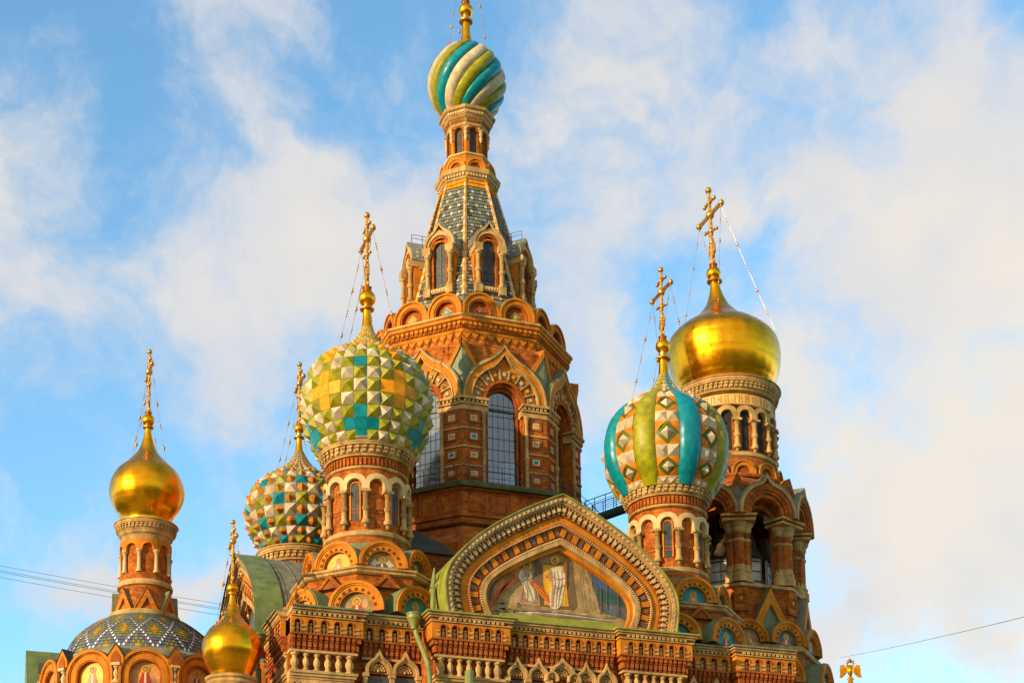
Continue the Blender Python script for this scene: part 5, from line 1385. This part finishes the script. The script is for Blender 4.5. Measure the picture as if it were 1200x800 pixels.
zt, _ = neck_and_orb(tu, TU, [(520, 7), (514, 5.4), (508, 4.2), (502, 3.5)], 492.7, 7.4)
cross(tu, zt, 3.6, chains=dict(angles=(-40, 40), at=profile(TU, [(548, 29)])[0]), nb=4)

# ================================================================== small golden dome of the north-east chapel
SD = (-16.75, -11.8)
zc0 = Zat(SD, 790, 1.2)
sd = thing('chapel_turret', 'smallest golden onion dome, low on a cream drum in front of the green vault', 'turret', (SD[0], SD[1], 19.0))
mb = MB(); mb.lathe([(1.25, 19.0), (1.25, zc0-.4), (1.32, zc0-.3), (1.2, zc0-.12), (1.3, zc0-.05), (1.3, zc0+.08), (1.0, zc0+.14)], 40, 'cream'); fr = cyl(1.25)
for i in range(26):
    u = 1.25*2*math.pi*i/26; mb.box(fr, u-.07, u+.07, -.02, .08, zc0-.9, zc0-.5, 'cream_light')
mb.build('drum', sd)
gold_dome(sd, SD, [(794, 23), (787, 25.5), (777.6, 30.5), (766, 34.5), (755, 34.5), (746, 31), (737, 25), (730, 17.5), (721, 10.3), (712, 6.2), (705, 4.2)], gores=18)
zt, _ = neck_and_orb(sd, SD, [(708, 4.9), (702, 3.8), (697, 3.1)], 689.4, 7)
cross(sd, zt, 3.0, chains=dict(angles=(-40, 40), at=profile(SD, [(742, 28)])[0]), nb=4)
ch = thing('chapel', 'low brick side chapel with round gable below the smallest golden dome', 'chapel', (SD[0], SD[1], 0))
mb = MB(); mb.lathe([(2.6, .03), (2.6, 19.6), (1.2, 20.2)], 40, 'brick'); mb.build('wall', ch)
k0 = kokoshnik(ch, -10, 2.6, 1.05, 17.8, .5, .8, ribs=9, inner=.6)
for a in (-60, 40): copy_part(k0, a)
# brick gable of the east wing visible beside it
mb = MB(); fe = planeE(15.6)
mb.prism(fe, [(7.2, .03), (7.2, 21.2), (8.3, 24.2), (9.4, 21.2), (9.4, .03)], -1.2, 0, 'orange')
for i in range(5): mb.box(fe, 7.35+.42*i, 7.5+.42*i, .0, .1, 12, 21.2+(1.0 if 0 < i < 4 else 0)+(.9 if i == 2 else 0), 'brick_red')
o = mb.build('side_gable', ch); o.location = (-SD[0], -SD[1], 0)

# ================================================================== roofs between the towers (part of the body)
mb = MB(); fr = flat(0, 0)
mb.add([(-7.5, -7.6, 25.3), (-2.2, -7.6, 25.3), (-4.6, -6.0, 32.5)], [(0, 1, 2)], 'roof_dark')
q = [onD(482, 640, 84.5), onD(556, 646, 84.5), onD(497, 624, 84.5)]
za_, ze_ = Zat((-5.6, -6.7), 622), Zat((-5.0, -7.6), 648)
mb = MB()
mb.add([(-7.6, -7.7, ze_), (-2.9, -7.7, ze_), (-2.9, -5.6, ze_), (-7.6, -5.6, ze_), (-5.7, -6.7, za_), (-5.4, -6.7, za_)], [(0, 1, 5, 4), (1, 2, 5), (2, 3, 4, 5), (3, 0, 4), (0, 3, 2, 1)], 'roof_dark')
mb.box(lambda u, w, v: (u, w, v), -7.4, -3.1, -7.5, -5.8, 25.3, ze_-.004, 'brick_dark')
mb.build('hipped_roof', body)

# ================================================================== catwalk between central tower and north-west tower
A_, B_ = np.array([6.6, -3.0]), np.array([8.4, -6.9])
zc_ = Zat((7.6, -5), 598)
cw = thing('catwalk', 'thin dark metal footbridge with wire railing joining the tall tower to the ribbed dome tower', 'footbridge', (7.5, -5, zc_))
d_ = (B_-A_)/np.hypot(*(B_-A_)); n_ = np.array([d_[1], -d_[0]]); LW = float(np.hypot(*(B_-A_)))
g = lambda u, w, v: (A_[0]-7.5+d_[0]*u+n_[0]*w, A_[1]+5+d_[1]*u+n_[1]*w, v)
mb = MB(); mb.box(g, 0, LW, -.4, .4, -.10, .02, 'iron_teal')
for s_ in (-1, 1): mb.tube([g(0, s_*.38, -.12), g(LW, s_*.38, -.12)], .08, 'iron_teal')
o = mb.build('deck', cw); o.location = (0, 0, 0)
for s_ in (-1, 1):
    mb = MB()
    for v in (.3, .55, .8, 1.05): mb.tube([g(0, s_*.38, v), g(LW, s_*.38, v)], .018 if v < 1 else .03, 'iron_teal', 5)
    for i in range(6): mb.tube([g(LW*i/5, s_*.38, 0), g(LW*i/5, s_*.38, 1.05)], .028, 'iron_teal', 5)
    mb.tube([g(0, s_*.38, 1.0), g(.9, s_*.38, 0)], .028, 'iron_teal', 5)
    o = mb.build('railing', cw); o.location = (0, 0, 0)

# ================================================================== drainpipes
def drainpipe(label, pts, r, funnel=None, m='pipe_green'):
    P = [np.array(p) for p in pts]; base = P[-1]
    t = thing('drainpipe', label, 'drainpipe', tuple(base), 'drainpipes on the north front')
    mb = MB(); mb.tube([tuple(p-base) for p in catmull(P, 5)], r, m, 10); o = mb.build('pipe', t); o.location = (0, 0, 0)
    if funnel is not None:
        f = np.array(funnel)-base; mb = MB(); k = r/.12
        mb.lathe([(.14*k, f[2]-.75), (.16*k, f[2]-.6), (.30*k, f[2]-.25), (.34*k, f[2]-.2), (.34*k, f[2]-.02), (.38*k, f[2]), (.38*k, f[2]+.06), (.2*k, f[2]+.07)], 18, m, cx=f[0], cy=f[1])
        o = mb.build('funnel', t); o.location = (0, 0, 0)
def yN(x, y, Y): return tuple(onY(x, y, Y))
drainpipe('bent green drainpipe with wide funnel left of the great gable', [yN(485, 726, -14.1), yN(488, 742, -14.1), yN(494, 758, -14.6), yN(500, 773, -15.1), yN(503, 790, -15.2), yN(504, 810, -15.2), yN(504, 850, -15.2), tuple(onY(504, 850, -15.2)*[1, 1, 0]+[0, 0, .1])], .13, yN(485, 720, -14.1))
drainpipe('short thick green pipe stub on the pilaster below the great gable', [yN(550, 786, -15.15), yN(550, 790, -15.15), yN(550, 800, -15.15), yN(550, 820, -15.15), yN(550, 870, -15.15), tuple(onY(550, 800, -15.15)*[1, 1, 0]+[0, 0, .1])], .24)
drainpipe('green drainpipe tucked behind the pilaster right of the great gable', [yN(812, 746, -13.95), yN(811, 756, -13.9), yN(806, 768, -13.6), yN(799, 778, -13.4), yN(797, 800, -13.4), tuple(onY(797, 800, -13.4)*[1, 1, 0]+[0, 0, .1])], .13)
drainpipe('green drainpipe with ringed funnel at the foot of the green vault', [tuple(onX_) for onX_ in [(-15.1, -9.9, 24.9), (-15.1, -9.9, 23.5), (-15.0, -9.9, 21), (-15.0, -9.9, .1)]], .16, (-15.1, -9.9, 25.1))
mb = MB()
vp = [yN(508, 686, -13.6), yN(508, 690, -13.6), yN(507.5, 700, -13.7), yN(507, 716, -13.9)]
t = thing('valley_pipe', 'forked lime green gutter spout standing in the valley left of the great gable', 'spout', vp[-1])
b_ = np.array(vp[-1]); mb.tube([tuple(np.array(p)-b_) for p in vp], [.10, .13, .13, .13], 'pipe_green', 10); o = mb.build('pipe', t); o.location = (0, 0, 0)
mb = MB()
for p0, p1 in ((yN(507, 689, -13.6), yN(509, 665, -13.5)), (yN(509, 689, -13.6), yN(520, 672, -13.7))):
    a_, c_ = np.array(p0)-b_, np.array(p1)-b_; mb.tube([tuple(a_), tuple((a_+c_)/2+np.array([0, -.06, -.1])), tuple(c_)], [.14, .13, .04], 'pipe_green', 8)
o = mb.build('fork', t); o.location = (0, 0, 0)

# ================================================================== overhead wires
def wire(label, p0, p1, sag, r=.012):
    p0, p1 = np.array(p0), np.array(p1); mb = MB(); P = []
    for i in range(25):
        q = i/24; p = p0+(p1-p0)*q; p[2] -= sag*4*q*(1-q); P.append(tuple(p-p1))
    mb.tube(P, r, 'wire', 5); o = mb.build('overhead_wire', None); o.location = tuple(p1)
    return tag(o, label, 'wire', 'overhead wires strung across the sky')
lab = ['highest of four thin wires crossing the blue sky left of the apse turret', 'second from top of the four wires left of the apse turret', 'third from top of the four wires left of the apse turret', 'lowest of four thin wires crossing the sky left of the apse turret']
for i, (ya, yb) in enumerate([(660.5, 707), (666, 712), (668, 713.5), (674, 720)]):
    pa, pb = onD(0, ya, 72), onD(296, yb+6, 76)
    wire(lab[i], pa-(pb-pa)*.35, pb,   .10, .009)
pa, pb = onD(984, 770, 92), onD(1200, 718, 40)
wire('single thin wire rising to the right from the eagle finial', pa, pb+(pb-pa)*.4, .12, .008)

# ================================================================== eagle finial on its post
e0 = onD(997, 800, 44); zb = float(e0[2]); S_ = Sat((e0[0], e0[1]), zb); k = 22/S_/.9      # width of about 22 photo pixels
ea = thing('eagle_post', 'gilded double headed eagle finial with spread wings on a thin post', 'finial', (e0[0], e0[1], 0))
yaw = D2R(-18)
def ef(u, w, v): return (u*math.cos(yaw)+w*math.sin(yaw), u*math.sin(yaw)-w*math.cos(yaw), v)
z0 = zb+.16
mb = MB(); mb.lathe([(.09, .03), (.09, .5), (.05, .55), (.05, z0-.9), (.08, z0-.85), (.03, z0-.7), (.07, z0-.5), (.03, z0-.35), (.09, z0-.2), (.02, z0)], 14, 'gold'); mb.build('post', ea)
mb = MB(); mb.lathe([(.005, z0-.02), (.07*k, z0+.10*k), (.16*k, z0+.30*k), (.15*k, z0+.42*k), (.09*k, z0+.55*k), (.02, z0+.62*k)], 16, 'gold')
for s_ in (-1, 1): mb.tube([ef(s_*.06*k, 0, z0+.48*k), ef(s_*.14*k, .02, z0+.60*k), ef(s_*.13*k, .02, z0+.70*k), ef(s_*.22*k, .03, z0+.70*k)], [.06*k, .05*k, .05*k, .015*k], 'gold', 8)
mb.tube([ef(-.05*k, 0, z0+.05*k), ef(-.16*k, 0, z0-.12*k)], .03*k, 'gold', 6); mb.tube([ef(.05*k, 0, z0+.05*k), ef(.16*k, 0, z0-.12*k)], .03*k, 'gold', 6)
mb.prism(ef, [(-.04*k, z0+.06*k), (-.14*k, z0-.22*k), (0, z0-.28*k), (.14*k, z0-.22*k), (.04*k, z0+.06*k)], -.03*k, .03*k, 'gold')
mb.build('body', ea)
for s_ in (-1, 1):
    mb = MB()
    mb.prism(ef, [(s_*.12*k, z0+.42*k), (s_*.30*k, z0+.62*k), (s_*.46*k, z0+.60*k), (s_*.50*k, z0+.40*k), (s_*.47*k, z0+.02*k), (s_*.38*k, z0+.0*k), (s_*.2*k, z0+.2*k)][::s_], -.03*k, .04*k, 'gold')
    for i in range(5): mb.tube([ef(s_*(.22+.05*i)*k, .03*k, z0+.5*k), ef(s_*(.24+.065*i)*k, .05*k, z0+(.18-.05*i)*k)], [.02*k, .045*k], 'gold', 6)
    mb.build('wing', ea)
mb = MB(); mb.lathe([(.10*k, z0+.74*k), (.12*k, z0+.80*k), (.08*k, z0+.86*k), (.02*k, z0+.92*k)], 12, 'gold_old'); mb.sphere((0, 0, z0+.95*k), .03*k, 'gold_old', 6)
for s_ in (-1, 1):
    c = ef(s_*.14*k, .02, 0); mb.lathe([(.05*k, z0+.75*k), (.06*k, z0+.79*k), (.01*k, z0+.84*k)], 10, 'gold_old', cx=c[0], cy=c[1])
mb.build('crown', ea)
